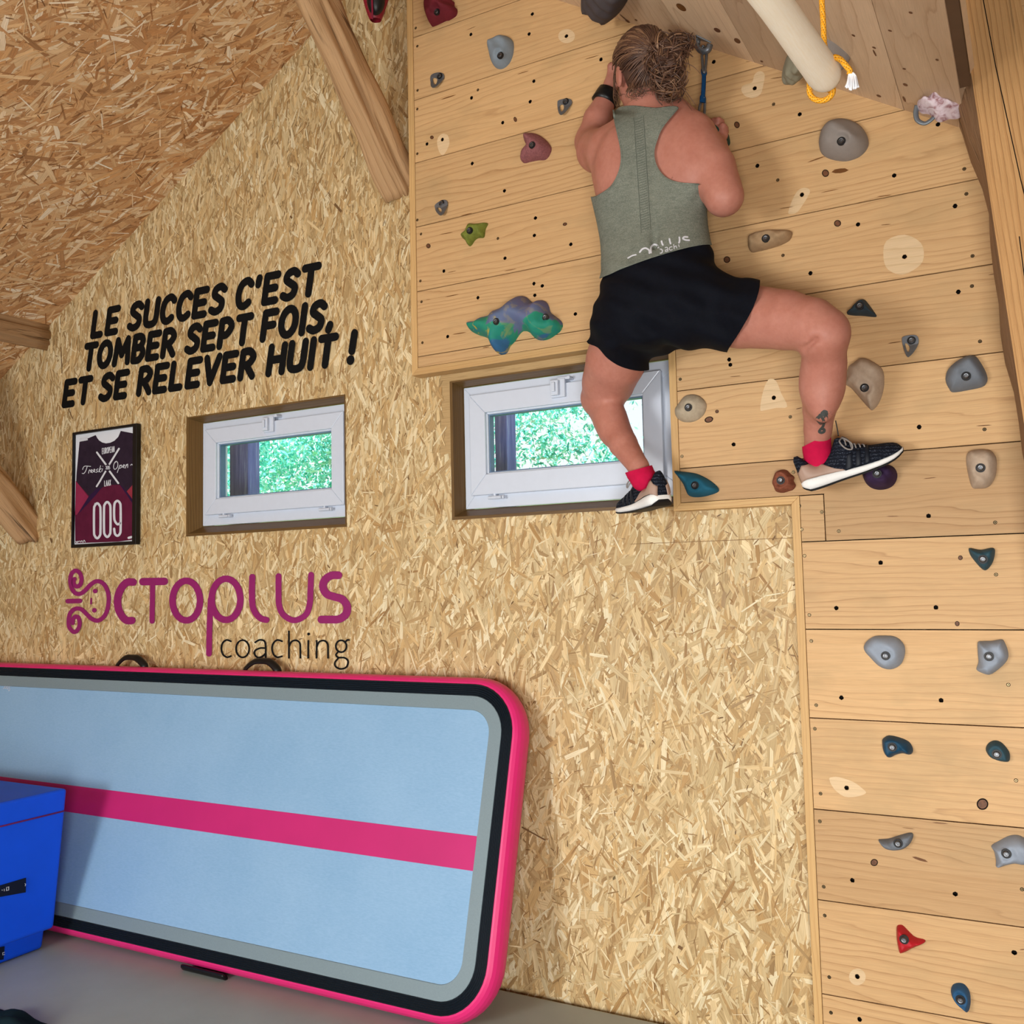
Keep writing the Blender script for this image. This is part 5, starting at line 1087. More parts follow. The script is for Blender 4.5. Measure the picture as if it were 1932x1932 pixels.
for s_, r in prof:
    for k in range(n):
        th = 2 * math.pi * k / n; mb.v.append(tuple(q1 + dirv * s_ + (u_ * math.cos(th) + v_ * math.sin(th)) * r)); Gc.append((s_, th, 0))
for i in range(len(prof) - 1):
    for k in range(n): mb.f.append((i * n + k, i * n + (k + 1) % n, (i + 1) * n + (k + 1) % n, (i + 1) * n + k)); mb.m.append(0)
mb.f += [tuple(range(n))[::-1], tuple((len(prof) - 1) * n + k for k in range(n))]; mb.m += [0, 0]
bar = mb.build('training_bar', M_COTTON, smooth=True); at = bar.data.attributes.new('grain', 'FLOAT_VECTOR', 'POINT'); at.data.foreach_set('vector', np.array(Gc, dtype=np.float32).ravel())
tag(bar, 'cream ribbed fabric covered bar hanging under the plank ceiling', 'training bar')
t = NT('yellow_rope'); g = t.sep(t.attr('grain')); a_ = t.math('FRACT', t.math('ADD', t.math('MULTIPLY', g[0], 55.), t.math('MULTIPLY', g[1], .95))); b_ = t.math('FRACT', t.math('SUBTRACT', t.math('MULTIPLY', g[0], 110.), t.math('MULTIPLY', g[1], .95)))
rc = t.ramp(a_, [(0, lin((236, 158, 28))), (.6, lin((242, 178, 48))), (.66, lin((250, 210, 110))), (.9, lin((236, 150, 24)))]); spk = t.math('MULTIPLY', t.math('GREATER_THAN', a_, .78), t.math('GREATER_THAN', b_, .62))
t.bump(b_, .4, .001); M_ROPE = t.set(t.mix(spk, rc, lin((92, 54, 20))), .8, .15)
def rope_tube(mb, Gc, pts, r, n=10):
    b0 = len(mb.v); mb.tube(pts, r, n); s_ = 0
    for i in range(len(pts)):
        if i: s_ += np.linalg.norm(np.array(pts[i]) - np.array(pts[i - 1]))
        Gc += [(s_, 2 * math.pi * k / n, 0) for k in range(n)]
zh = lambda *p: zm(*ZH, p)
def rp(x, y, Y): return P(*zm(*ZH, [(x, y)])[0], Y)
rope = empty('rope', rp(1080, 400, -.86)); tag(rope, 'yellow orange cord holding up the fabric covered bar, tied in a loop at its end', 'rope')
mb = MB(); Gc = []
yr = -.86; up_pts = [rp(1040, -700, yr), rp(1050, 0, yr), rp(1070, 300, yr), rp(1085, 640, yr), rp(1110, 780, yr)]
rope_tube(mb, Gc, spline(up_pts, 6), .0062)
rope_tube(mb, Gc, spline([rp(1150, 1050, -.82), rp(1190, 930, -.85), rp(1215, 880, -.87), rp(1260, 870, -.88), rp(1340, 910, -.88), rp(1420, 1000, -.88), rp(1475, 1070, -.88), rp(1470, 1125, -.88)], 7), .0062)
rope_tube(mb, Gc, spline([rp(905, 1120, -.82), rp(880, 1180, -.80), rp(862, 1300, -.78), rp(870, 1420, -.77), rp(930, 1500, -.76), rp(1030, 1530, -.76), rp(1130, 1505, -.765), rp(1200, 1440, -.77), rp(1220, 1360, -.775), rp(1190, 1325, -.775), rp(1130, 1330, -.77), rp(1100, 1365, -.77)], 7), .0066)
rope_tube(mb, Gc, spline([rp(1090, 1365, -.765), rp(1120, 1320, -.755), rp(1175, 1315, -.752), rp(1205, 1345, -.757), rp(1170, 1395, -.762)], 6), .0066)
ro = mb.build('cord', M_ROPE, smooth=True); at = ro.data.attributes.new('grain', 'FLOAT_VECTOR', 'POINT'); at.data.foreach_set('vector', np.array(Gc, dtype=np.float32).ravel()); child(ro, rope)
mb = MB(); rng = np.random.default_rng(3)
for k in range(11):
    x0 = 1460 + 100 * k / 10; x1 = 1420 + 180 * k / 10 + rng.uniform(-12, 12); ye = 1370 - abs(k - 4) * 8 + rng.uniform(-20, 15)
    mb.tube(spline([rp(1470 + 5 * k, 1105, -.88), rp(x0, 1150, -.88), rp((x0 + x1) / 2 + rng.uniform(-12, 12), 1250, -.88 + rng.uniform(-.006, .006)), rp(x1, ye, -.88)], 4), .0022, 5)
child(mb.build('frayed_end', plain('white_core', (236, 236, 240), .9, .1), smooth=True), rope)['label'] = 'white frayed core strands'
# pink folded resin hold with steel ring, tucked under the ceiling by the post
z6 = lambda *p: zm(1650, 0, 4.6, p)
pk = empty('rag', P(1775, 205, -.12)); tag(pk, 'crumpled pink and white rag stuffed on a steel ring beside the timber post', 'rag')
t = NT('pink_rag'); o_ = t.obj(); st_ = t.noise(t.mapv(o_, (30, 30, 75)), 1., 3, .6, 1.0); M_RAG = t.set(t.ramp(st_, [(.32, lin((150, 104, 108))), (.48, lin((206, 188, 196))), (.7, lin((222, 210, 216)))]), .9, .1)
mb = MB()
outl_ = [z6(*[p])[0] for p in ((372, 900), (480, 862), (520, 780), (600, 795), (700, 845), (785, 895), (790, 960), (740, 1010), (640, 1050), (560, 1050), (490, 1010), (410, 985))]
ro_ = hold(outl_, .06, M_RAG, 'x', noise=.16, seed=4, fl=.9, name='cloth_body', mapf=lambda x, y: P(x, y, -.17)); 
me = ro_.data
for v in me.vertices:
    d = -v.co.y
    v.co.y -= .014 * max(0, min(1, d / .03)) * (abs(math.sin(v.co.z * 95 + v.co.x * 30)) - .4) ; v.co.z += .004 * math.sin(v.co.x * 120)
for k_ in ('label', 'category'): del ro_[k_]
child(ro_, pk)
mb = MB(); mb.tube([P(*p, -.175) for p in spline(z6((370, 920), (358, 985), (375, 1045), (430, 1072), (480, 1050), (510, 1020)), 6)], .0085, 8, aspect=.6); child(mb.build('ring', plain('ring_grey', (120, 128, 134), .45, .4, .5), smooth=True), pk)['label'] = 'grey steel ring'
# red pouch with dark oval opening and cord, top edge
z0_ = lambda x, y: (520 + x / 4.83, y / 4.83)
rd = empty('hanging_pouch', P(*z0_(910, 0), -.35)); tag(rd, 'red hanging pouch with a black oval opening and dangling red cord', 'pouch')
cP = P(*z0_(912, -60), -.35); sc_ = depth(cP) / F / 4.83; rgt = R[0]; dwn = R[1]; fwd = R[2]
mb = MB(); nu, nv = 24, 12
for j in range(nv + 1):
    a = j / nv
    for k in range(nu):
        th = 2 * math.pi * k / nu; rad = (150 * math.sqrt(max(0, 1 - (a * .92) ** 2)) + 8) * (1 + .04 * math.sin(5 * th + a * 4)); mb.v.append(tuple(cP + rgt * rad * math.cos(th) * sc_ * (1 - .25 * a) + fwd * rad * .7 * math.sin(th) * sc_ + dwn * (a * 245 - 200 * (1 - a)) * sc_))
for j in range(nv):
    for k in range(nu): mb.f.append((j * nu + k, (j + 1) * nu + k, (j + 1) * nu + (k + 1) % nu, j * nu + (k + 1) % nu)); mb.m.append(0)
child(mb.build('shell', plain('red_speckle', (126, 20, 36), .5, .4, 0, .5, 220), smooth=True), rd)
mb = MB(); 
for j in range(7):
    a = j / 6
    for k in range(20):
        th = 2 * math.pi * k / 20; rx, ry = 84 * math.cos(a * 1.5), 150 * math.cos(a * 1.5); mb.v.append(tuple(cP + rgt * (rx * math.cos(th) + 15) * sc_ + dwn * (ry * math.sin(th) + 100) * sc_ - fwd * (.036 + .03 * math.sin(a * 1.5))))
for j in range(6):
    for k in range(20): mb.f.append((j * 20 + k, j * 20 + (k + 1) % 20, (j + 1) * 20 + (k + 1) % 20, (j + 1) * 20 + k)); mb.m.append(0)
child(mb.build('opening', M_BLACK, smooth=True), rd)['label'] = 'black oval opening'
mb = MB(); mb.tube([cP + rgt * -8 * sc_ + dwn * y * sc_ - fwd * .066 * (1 if y < 215 else .9) for y in (120, 160, 220, 312)], .0035, 6); child(mb.build('cord', plain('red_cord', (120, 24, 48), .7, .2), smooth=True), rd)
# ================================================================== PERSON
class SDF:
    def __init__(s, lo, hi, h):
        s.lo = np.array(lo, float); s.h = h; s.n = np.ceil((np.array(hi) - s.lo) / h).astype(int) + 1
        s.F = np.full(s.n, 0.3, np.float32); s.ax = [s.lo[k] + h * np.arange(s.n[k]) for k in range(3)]
    def sl(s, lo, hi, pad):
        a = np.clip(np.floor((np.array(lo) - pad - s.lo) / s.h).astype(int), 0, s.n); b = np.clip(np.ceil((np.array(hi) + pad - s.lo) / s.h).astype(int) + 1, 0, s.n)
        return tuple(slice(x, y) for x, y in zip(a, b))
    def grid(s, q): return np.meshgrid(*[s.ax[k][q[k]] for k in range(3)], indexing='ij')
    def put(s, q, d, k, sub=False):
        A = s.F[q]
        if sub:
            h = np.maximum(k - np.abs(A + d), 0) / k; s.F[q] = np.maximum(A, -d) + h * h * k / 4
        else:
            h = np.maximum(k - np.abs(A - d), 0) / k; s.F[q] = np.minimum(A, d) - h * h * k / 4
    def cone(s, a, b, ra, rb, k=.02, sub=False):
        a, b = np.asarray(a, float), np.asarray(b, float); m = max(ra, rb); q = s.sl(np.minimum(a, b) - m, np.maximum(a, b) + m, .05); X, Y, Z = s.grid(q)
        if X.size == 0: return
        ba = b - a; L = ba @ ba + 1e-12; t = np.clip(((X - a[0]) * ba[0] + (Y - a[1]) * ba[1] + (Z - a[2]) * ba[2]) / L, 0, 1)
        d = np.sqrt((X - a[0] - t * ba[0]) ** 2 + (Y - a[1] - t * ba[1]) ** 2 + (Z - a[2] - t * ba[2]) ** 2) - (ra + (rb - ra) * t); s.put(q, d, k, sub)
    def ell(s, c, r, ax=None, k=.02, sub=False):
        c = np.asarray(c, float); r = np.asarray(r, float); ax = np.eye(3) if ax is None else np.asarray(ax, float); m = r.max(); q = s.sl(c - m, c + m, .05); X, Y, Z = s.grid(q)
        if X.size == 0: return
        D = [X - c[0], Y - c[1], Z - c[2]]; l = [ax[i][0] * D[0] + ax[i][1] * D[1] + ax[i][2] * D[2] for i in range(3)]
        k0 = np.sqrt(sum((l[i] / r[i]) ** 2 for i in range(3))); k1 = np.sqrt(sum((l[i] / r[i] ** 2) ** 2 for i in range(3))) + 1e-9
        s.put(q, k0 * (k0 - 1) / k1, k, sub)
    def loft(s, secs, k=.02):
        """secs: (cx,cy,cz,a,b) sorted by z"""
        S_ = np.array(sorted(secs, key=lambda q: q[2])); z0, z1 = S_[0, 2], S_[-1, 2]
        q = s.sl((min(S_[:, 0] - S_[:, 3]), min(S_[:, 1] - S_[:, 4]), z0), (max(S_[:, 0] + S_[:, 3]), max(S_[:, 1] + S_[:, 4]), z1), .06); X, Y, Z = s.grid(q)
        zf = np.linspace(z0, z1, 120); it = [np.interp(zf, S_[:, 2], S_[:, i]) for i in (0, 1, 3, 4)]
        ker = np.ones(9) / 9; it = [np.convolve(np.pad(v, 4, mode='edge'), ker, 'valid') for v in it]
        cx, cy, a, b = [np.interp(Z, zf, v) for v in it]
        e = np.sqrt(((X - cx) / a) ** 2 + ((Y - cy) / b) ** 2); d = (e - 1) * np.minimum(a, b) * .95
        zo = np.maximum(z0 - Z, Z - z1); d = np.where(zo > 0, np.sqrt(np.maximum(d, 0) ** 2 + zo ** 2), np.maximum(d, -.2)); d = np.maximum(d, zo)
        s.put(q, d, k)
    def at(s, V):
        g = (np.asarray(V) - s.lo) / s.h; i = np.clip(np.floor(g).astype(int), 0, s.n - 2); f = np.clip(g - i, 0, 1); out = 0
        for dx in (0, 1):
            for dy in (0, 1):
                for dz in (0, 1):
                    w = (f[:, 0] if dx else 1 - f[:, 0]) * (f[:, 1] if dy else 1 - f[:, 1]) * (f[:, 2] if dz else 1 - f[:, 2]); out = out + w * s.F[i[:, 0] + dx, i[:, 1] + dy, i[:, 2] + dz]
        return out
def surfnet(sdf, F_=None, iso=0.0):
    F_ = (sdf.F if F_ is None else F_) - iso; S_ = F_ < 0; n = np.array(F_.shape)
    cnt = np.zeros(n - 1, np.int8)
    for dx in (0, 1):
        for dy in (0, 1):
            for dz in (0, 1): cnt += S_[dx:n[0] - 1 + dx, dy:n[1] - 1 + dy, dz:n[2] - 1 + dz]
    act = np.argwhere((cnt > 0) & (cnt < 8)); idx = np.full(n - 1, -1, np.int64); idx[act[:, 0], act[:, 1], act[:, 2]] = np.arange(len(act))
    acc = np.zeros((len(act), 3)); num = np.zeros(len(act)); cs = [np.array((a, b, c)) for a in (0, 1) for b in (0, 1) for c in (0, 1)]
    for a in cs:
        for k in range(3):
            if a[k]: continue
            b = a.copy(); b[k] = 1; va = F_[tuple((act + a).T)]; vb = F_[tuple((act + b).T)]; m = (va < 0) != (vb < 0); t_ = np.where(m, va / np.where(m, va - vb, 1), 0)
            p = a + 0.0 * t_[:, None]; p = np.repeat(a[None].astype(float), len(act), 0); p[:, k] += t_; acc[m] += p[m]; num[m] += 1
    V = sdf.lo + sdf.h * (act + acc / num[:, None]); Q = []
    for k in range(3):
        o1, o2 = [(1, 2), (2, 0), (0, 1)][k]; sl0 = [slice(None)] * 3; sl1 = [slice(None)] * 3; sl0[k] = slice(0, -1); sl1[k] = slice(1, None)
        A, B = S_[tuple(sl0)], S_[tuple(sl1)]
        for flip, m in ((False, A & ~B), (True, ~A & B)):
            e = np.argwhere(m); ok = (e[:, o1] > 0) & (e[:, o2] > 0) & (e[:, o1] < n[o1] - 1) & (e[:, o2] < n[o2] - 1); e = e[ok]
            def cell(d1, d2):
                c = e.copy(); c[:, o1] -= d1; c[:, o2] -= d2; return idx[tuple(c.T)]
            q = np.stack([cell(1, 1), cell(0, 1), cell(0, 0), cell(1, 0)], 1); Q.append(q[:, ::-1] if flip else q)
    return V, np.concatenate(Q)
def relax(V, Q, it=3, lam=.5, fix=None):
    E = np.concatenate([Q[:, [i, (i + 1) % Q.shape[1]]] for i in range(Q.shape[1])]); 
    for _ in range(it):
        acc = np.zeros_like(V); num = np.zeros(len(V))
        for a, b in ((0, 1), (1, 0)): np.add.at(acc, E[:, a], V[E[:, b]]); np.add.at(num, E[:, a], 1)
        nv = V + lam * (acc / np.maximum(num, 1)[:, None] - V)
        if fix is not None: nv[fix] = V[fix]
        V = nv
    return V
def cut(V, Q, m):
    """keep m>=0, splitting triangles on the zero line"""
    T = np.concatenate([Q[:, [0, 1, 2]], Q[:, [0, 2, 3]]]); inn = m >= 0; c = inn[T].sum(1); out = [tuple(t_) for t_ in T[c == 3]]; V = [tuple(v) for v in V]; new = {}
    def edge(i, j):
        k_ = (min(i, j), max(i, j))
        if k_ not in new:
            t_ = m[i] / (m[i] - m[j]); new[k_] = len(V); V.append(tuple(np.array(V[i]) + t_ * (np.array(V[j]) - np.array(V[i]))))
        return new[k_]
    for t_ in T[(c > 0) & (c < 3)]:
        for r in range(3):
            a, b, d = t_[r], t_[(r + 1) % 3], t_[(r + 2) % 3]
            if inn[a] and not inn[b] and not inn[d]: out.append((a, edge(a, b), edge(a, d))); break
            if not inn[a] and inn[b] and inn[d]: out.append((edge(a, b), b, d)); out.append((edge(a, b), d, edge(a, d))); break
    used = sorted({i for f in out for i in f}); re = {o: i for i, o in enumerate(used)}
    return [V[i] for i in used], [tuple(re[i] for i in f) for f in out]
def rpx(p, r): return r * depth(p) / F
person = empty('person', P(1250, 650, -.25)); tag(person, 'climber seen from behind in grey racerback top and black shorts on the board wall', 'person')
# --- body: torso, legs, arms, head as one field
lo, hi = (-1.75, -0.62, 1.72), (-0.30, 0.10, 3.36); VX = 0.0056
B = SDF(lo, hi, VX)
def sec(py, xl, xr, y, b):
    a_, c_ = P(xl, py, y), P(xr, py, y); m = (a_ + c_) / 2; return (m[0], y, m[2], np.linalg.norm(c_ - a_) / 2, b)
B.loft([sec(206, 1172, 1288, -.235, .060), sec(226, 1145, 1310, -.245, .075), sec(255, 1126, 1326, -.250, .092), sec(300, 1119, 1330, -.255, .105), sec(350, 1128, 1319, -.255, .106), sec(400, 1139, 1320, -.260, .099), sec(440, 1146, 1322, -.265, .097), sec(480, 1148, 1330, -.275, .106), sec(520, 1146, 1345, -.285, .120), sec(570, 1141, 1364, -.290, .128), sec(620, 1144, 1342, -.285, .118), sec(648, 1150, 1320, -.275, .095)], .02)
def chain(f, pts, k=.02):
    """pts: (px, py, Y, radius px)"""
    w = [(P(a, b, y), rpx(P(a, b, y), r)) for a, b, y, r in pts]
    for i, ((p, r), (q, s_)) in enumerate(zip(w[:-1], w[1:])): f.cone(p, q, r, s_, k if i == 0 else .007)
    return w
# shoulder blades, spine groove, buttocks
for (px, py, y, r) in ((1300, 305, -.315, (.062, .030, .085)), (1165, 310, -.315, (.05, .028, .085))): B.ell(P(px, py, y), r, k=.05)
B.ell(P(1200, 590, -.335), (.098, .085, .095), k=.05); B.ell(P(1305, 580, -.335), (.105, .085, .095), k=.05)
B.cone(P(1232, 260, -.372), P(1236, 470, -.375), .012, .012, .04, sub=True)
# legs
chain(B, [(1188, 600, -.275, 60), (1162, 680, -.185, 56), (1147, 722, -.115, 49), (1133, 750, -.075, 36)], .03)
chain(B, [(1133, 752, -.08, 34), (1150, 790, -.12, 31), (1176, 838, -.172, 26.5), (1204, 880, -.215, 20), (1213, 905, -.225, 21)], .02)
B.ell(P(1153, 796, -.140), (.042, .042, .075), k=.03)

chain(B, [(1318, 585, -.27, 66), (1400, 596, -.315, 60), (1482, 604, -.36, 55), (1530, 613, -.39, 50), (1552, 628, -.40, 48)], .03)
chain(B, [(1554, 632, -.395, 46), (1557, 682, -.345, 37), (1551, 728, -.295, 36), (1546, 772, -.245, 30), (1543, 810, -.20, 25.5), (1541, 845, -.165, 22.5), (1543, 872, -.15, 22)], .02)
B.ell(P(1551, 722, -.315), (.046, .045, .11), k=.05)
B.cone(P(1514, 662, -.425), P(1540, 640, -.455), .004, .003, .02, sub=True)
ARM = SDF(lo, hi, VX)
wr = chain(ARM, [(1308, 262, -.255, 44), (1345, 318, -.285, 42), (1366, 372, -.30, 35)], .02)
chain(ARM, [(1366, 370, -.295, 33), (1362, 320, -.21, 27), (1354, 272, -.125, 17), (1349, 256, -.105, 15)], .02)
chain(ARM, [(1150, 285, -.235, 44), (1128, 285, -.175, 40), (1118, 268, -.11, 32)], .02)
chain(ARM, [(1118, 268, -.11, 31), (1128, 225, -.10, 27), (1147, 178, -.085, 17), (1152, 163, -.08, 15)], .02)
# hands: palm, four bent fingers and a thumb each
def hand(f, palm, fingers, thumb):
    f.ell(palm[0], palm[1], palm[2], k=.012)
    for ch, r in fingers + [thumb]:
        for (a, b), ra, rb in zip(zip(ch[:-1], ch[1:]), r[:-1], r[1:]): f.cone(a, b, ra, rb, .006)
pr_ = lambda x, y, Y: P(x, y, Y)
hand(ARM, (pr_(1347, 247, -.112), (.026, .016, .034), None),
     [([pr_(1342, 240, -.105), pr_(1345, 228, -.118), pr_(1350, 226, -.10), pr_(1354, 233, -.085)], (.009, .0088, .008, .007)), ([pr_(1346, 240, -.112), pr_(1356, 226, -.125), pr_(1362, 230, -.108), pr_(1364, 238, -.092)], (.0095, .0092, .0085, .0075)),
      ([pr_(1350, 247, -.115), pr_(1364, 237, -.128), pr_(1369, 242, -.112), pr_(1371, 250, -.096)], (.0095, .009, .0085, .0075)), ([pr_(1352, 254, -.114), pr_(1364, 248, -.124), pr_(1369, 254, -.11), pr_(1370, 260, -.098)], (.008, .008, .0075, .0065))],
     ([pr_(1346, 258, -.11), pr_(1350, 270, -.12), pr_(1358, 274, -.115)], (.010, .0095, .008)))
hand(ARM, (pr_(1156, 150, -.085), (.026, .016, .034), None),
     [([pr_(1150, 140, -.085), pr_(1151, 124, -.098), pr_(1155, 120, -.08), pr_(1157, 126, -.068)], (.009, .0088, .008, .007)), ([pr_(1156, 138, -.088), pr_(1160, 121, -.10), pr_(1164, 119, -.082), pr_(1165, 126, -.068)], (.0095, .009, .0085, .0075)),
      ([pr_(1162, 140, -.088), pr_(1169, 124, -.10), pr_(1173, 123, -.082), pr_(1173, 130, -.068)], (.0095, .009, .0085, .0075)), ([pr_(1167, 146, -.086), pr_(1177, 133, -.096), pr_(1180, 134, -.08), pr_(1179, 140, -.068)], (.008, .008, .0075, .0065))],
     ([pr_(1164, 156, -.085), pr_(1174, 158, -.095), pr_(1180, 152, -.085)], (.010, .0095, .008)))
TOR = B.F.copy()
k_ = .028; h_ = np.maximum(k_ - np.abs(B.F - ARM.F), 0) / k_; B.F = np.minimum(B.F, ARM.F) - h_ * h_ * k_ / 4
# neck, head (turned to the left, tilted forward), face
HC = P(1211, 140, -.235); yaw = math.radians(38); fw = np.array([-math.sin(yaw), math.cos(yaw), -0.22]); fw /= np.linalg.norm(fw); sd_ = np.cross(fw, (0, 0, 1)); sd_ /= np.linalg.norm(sd_); upv_ = np.cross(sd_, fw); AX = np.array([sd_, fw, upv_])
def hd(a, b, c): return HC + sd_ * a + fw * b + upv_ * c
B.cone(P(1222, 215, -.245), hd(0, -.025, -.07), .060, .054, .03)
B.ell(hd(0, -.012, .015), (.076, .096, .094), AX, .02); B.ell(hd(0, .03, -.045), (.062, .066, .075), AX, .03); B.ell(hd(0, .066, -.092), (.024, .022, .018), AX, .02)
B.cone(hd(0, .092, .005), hd(0, .108, -.034), .008, .013, .012)
for s_ in (-1, 1):
    B.ell(hd(s_ * .032, .086, .012), (.016, .010, .011), AX, .006, sub=True); B.ell(hd(s_ * .032, .080, .012), (.013, .012, .012), AX, .003); B.ell(hd(s_ * .036, .074, -.02), (.02, .018, .018), AX, .02)
    B.ell(hd(s_ * .081, -.016, -.028), (.010, .023, .040), AX, .006); B.ell(hd(s_ * .087, -.012, -.024), (.006, .011, .021), AX, .004, sub=True)
B.cone(hd(-.018, .094, -.060), hd(.018, .094, -.060), .007, .007, .008); B.cone(hd(-.016, .103, -.0605), hd(.016, .103, -.0605), .002, .002, .003, sub=True)
V, Q = surfnet(B); V = relax(V, Q, 2, .4)
t = NT('skin'); o_ = t.obj(); n1_ = t.noise(o_, 14., 3, .6); n2_ = t.noise(o_, 70., 3, .6); mo_ = t.ramp(t.noise(o_, 42., 1, .4), [(.81, (0,) * 3), (.83, (1,) * 3)])
cs_ = t.mix(.4, t.ramp(n1_, [(.3, lin((168, 106, 90))), (.7, lin((184, 126, 110)))]), t.ramp(n2_, [(.3, lin((170, 110, 94))), (.7, lin((188, 130, 113)))])); cs_ = t.mix(t.math('MULTIPLY', mo_, .5), cs_, lin((120, 66, 50)))
t.bump(n2_, .06, .001); M_SKIN = t.set(cs_, .5, .3); t.b.inputs['Subsurface Weight'].default_value = .12; t.b.inputs['Subsurface Radius'].default_value = (.012, .004, .002); t.b.inputs['Subsurface Scale'].default_value = 1.0
body = obj('body', V, Q, M_SKIN, smooth=True); child(body, person)
bvh = BVHTree.FromPolygons([tuple(v) for v in V], [tuple(int(i) for i in q) for q in Q])
# --- clothes: shells off the same field, trimmed at hems
TA = SDF(lo, hi, VX); TA.F = TOR
def cloth(name, off, poly, mat, fold, extra=None, thick=.0022):
    X, Y, Z = np.meshgrid(*TA.ax, indexing='ij'); G = np.minimum(TOR, .3) - off - fold(X, Y, Z).astype(np.float32)
    V, Q = surfnet(TA, G); V = relax(V, Q, 3, .5); px, py = proj(V); m = polysd(spline(poly, 4, True), px, py) / 600.
    if extra is not None: m = np.minimum(m, extra(V))
    v, f = cut(V, Q, m); o = obj(name, v, f, mat, smooth=True); sm_ = o.modifiers.new('thickness', 'SOLIDIFY'); sm_.thickness = thick; sm_.offset = -1
    return child(o, person), BVHTree.FromPolygons(v, f)
t = NT('heather_grey'); o_ = t.obj(); so_ = t.sep(o_); n1_ = t.noise(t.mapv(o_, (260, 260, 420)), 1., 3, .7); n2_ = t.noise(o_, 11., 3, .6); n3_ = t.noise(t.mapv(o_, (45, 45, 160)), 1., 3, .6)
cc_ = t.ramp(n1_, [(.28, lin((78, 84, 76))), (.5, lin((112, 118, 108))), (.74, lin((156, 160, 148)))]); cc_ = t.mix(.35, cc_, t.ramp(n3_, [(.3, lin((88, 94, 86))), (.7, lin((140, 144, 132)))]))
cc_ = t.mix(.25, cc_, t.ramp(n2_, [(.3, lin((92, 98, 90))), (.7, lin((132, 136, 124)))])); t.bump(n1_, .25, .002); M_TANK = t.set(cc_, .9, .1)
def tank_fold(X, Y, Z):
    z0 = 2.62; w = np.clip((z0 - Z) / .25, 0, 1); return .0055 * w * np.sin((Z * 1.0 + X * .22) * 95 + 2.2 * np.sin(X * 17)) + .003 * w * np.sin(Z * 44 + X * 21 + 1)
tank, tank_bvh = cloth('tank_top', .0100, [(1156, 206), (1172, 201), (1196, 199), (1236, 203), (1262, 200), (1280, 202), (1270, 214), (1250, 238), (1237, 266), (1232, 290), (1238, 315), (1254, 335), (1280, 346), (1306, 349), (1325, 346), (1344, 348), (1346, 400), (1352, 440), (1350, 461), (1334, 461), (1300, 466), (1255, 478), (1212, 492), (1170, 508), (1142, 520), (1110, 526), (1104, 450), (1106, 380), (1124, 370), (1150, 354), (1164, 332), (1171, 308), (1171, 284), (1166, 258), (1160, 232)], M_TANK, tank_fold, lambda V: ARM.at(V) - .002)
M_SHORT = plain('black_jersey_cloth', (8, 11, 20), .8, .12, 0, .2, 40, .2)
def short_fold(X, Y, Z): return .005 * np.clip((2.52 - Z) / .12, 0, 1) + .004 * np.sin(X * 60 + Z * 35) * np.clip((2.52 - Z) / .1, 0, 1) + .003 * np.sin(Z * 90 + X * 40 + 3)
B2 = SDF(lo, hi, VX)
shorts, _b = cloth('shorts', .0065, [(1110, 526), (1142, 514), (1170, 502), (1212, 486), (1255, 472), (1300, 460), (1334, 455), (1352, 452), (1375, 480), (1400, 500), (1430, 516), (1433, 540), (1420, 580), (1400, 618), (1376, 656), (1362, 672), (1300, 676), (1262, 690), (1232, 697), (1206, 700), (1172, 692), (1146, 676), (1128, 656), (1104, 640), (1104, 580)], M_SHORT, short_fold, lambda V: ARM.at(V) - .004)
mb = MB()
def hit(x, y, tree, off):
    d = ray(x, y); d = d / np.linalg.norm(d); r = tree.ray_cast(Vector(CAM), Vector(d)); rb = bvh.ray_cast(Vector(CAM), Vector(d))
    if rb[0] is None: rb = bvh.find_nearest(Vector(CAM + d * 2.95)); db = (np.array(rb[0]) - CAM) @ d
    else: db = rb[3]
    if tree is bvh: return tuple(CAM + d * (db - off))
    return tuple(CAM + d * ((r[3] if r[0] is not None and abs(r[3] - db) < .035 else db - .0115) - off))
ZT = (1100, 430, 5.367); tt_ = lambda *p: zm(*ZT, p)
onT = lambda x, y: hit(x, y, tank_bvh, .0015)
stroke_mesh(mb, [(tt_(*cv((455, 305), (500, 280), (535, 272), n=3)), 2.6), (tt_(*cv((575, 245), (600, 215), (635, 205), (668, 225), (672, 255), n=4)), 3.2), (tt_(*cv((688, 250), (686, 222), (692, 190), (720, 168), (752, 178), (765, 212), n=4)), 3.4), (tt_(*cv((795, 135), (800, 155), (808, 172), n=3)), 3.2), (tt_(*cv((875, 112), (880, 140), (886, 158), n=3)), 3.2), (tt_(*cv((975, 96), (978, 125), (972, 150), n=3)), 3.2),
                 (tt_(*cv((1058, 92), (1025, 92), (1012, 108), (1040, 122), (1075, 124), n=4)), 3.2),
                 (tt_(*cv((752, 228), (732, 232), (722, 250), (732, 266), (750, 262), n=4)), 1.9), (tt_(*[(785 + 20 * math.cos(a), 235 + 21 * math.sin(a)) for a in [k * math.pi / 5 for k in range(11)]]), 1.9), (tt_(*cv((832, 200), (850, 196), (858, 210), (860, 236), n=3)), 1.5), (tt_(*cv((858, 218), (838, 222), (836, 238), (858, 232), n=3)), 1.5), (tt_(*cv((900, 190), (880, 196), (874, 212), (884, 226), (904, 220), n=4)), 1.5), (tt_(*cv((918, 168), (924, 212), n=3)), 1.5), (tt_(*cv((922, 196), (940, 182), (950, 204), n=3)), 1.5), (tt_(*cv((968, 170), (974, 192), n=3)), 1.4)], onT, 2)
child(mb.build('chest_print', M_PRINT), person)['label'] = 'white word print above the top\'s hem'
mb = MB()                                                  # knitted mesh stripe down the back and edge binding
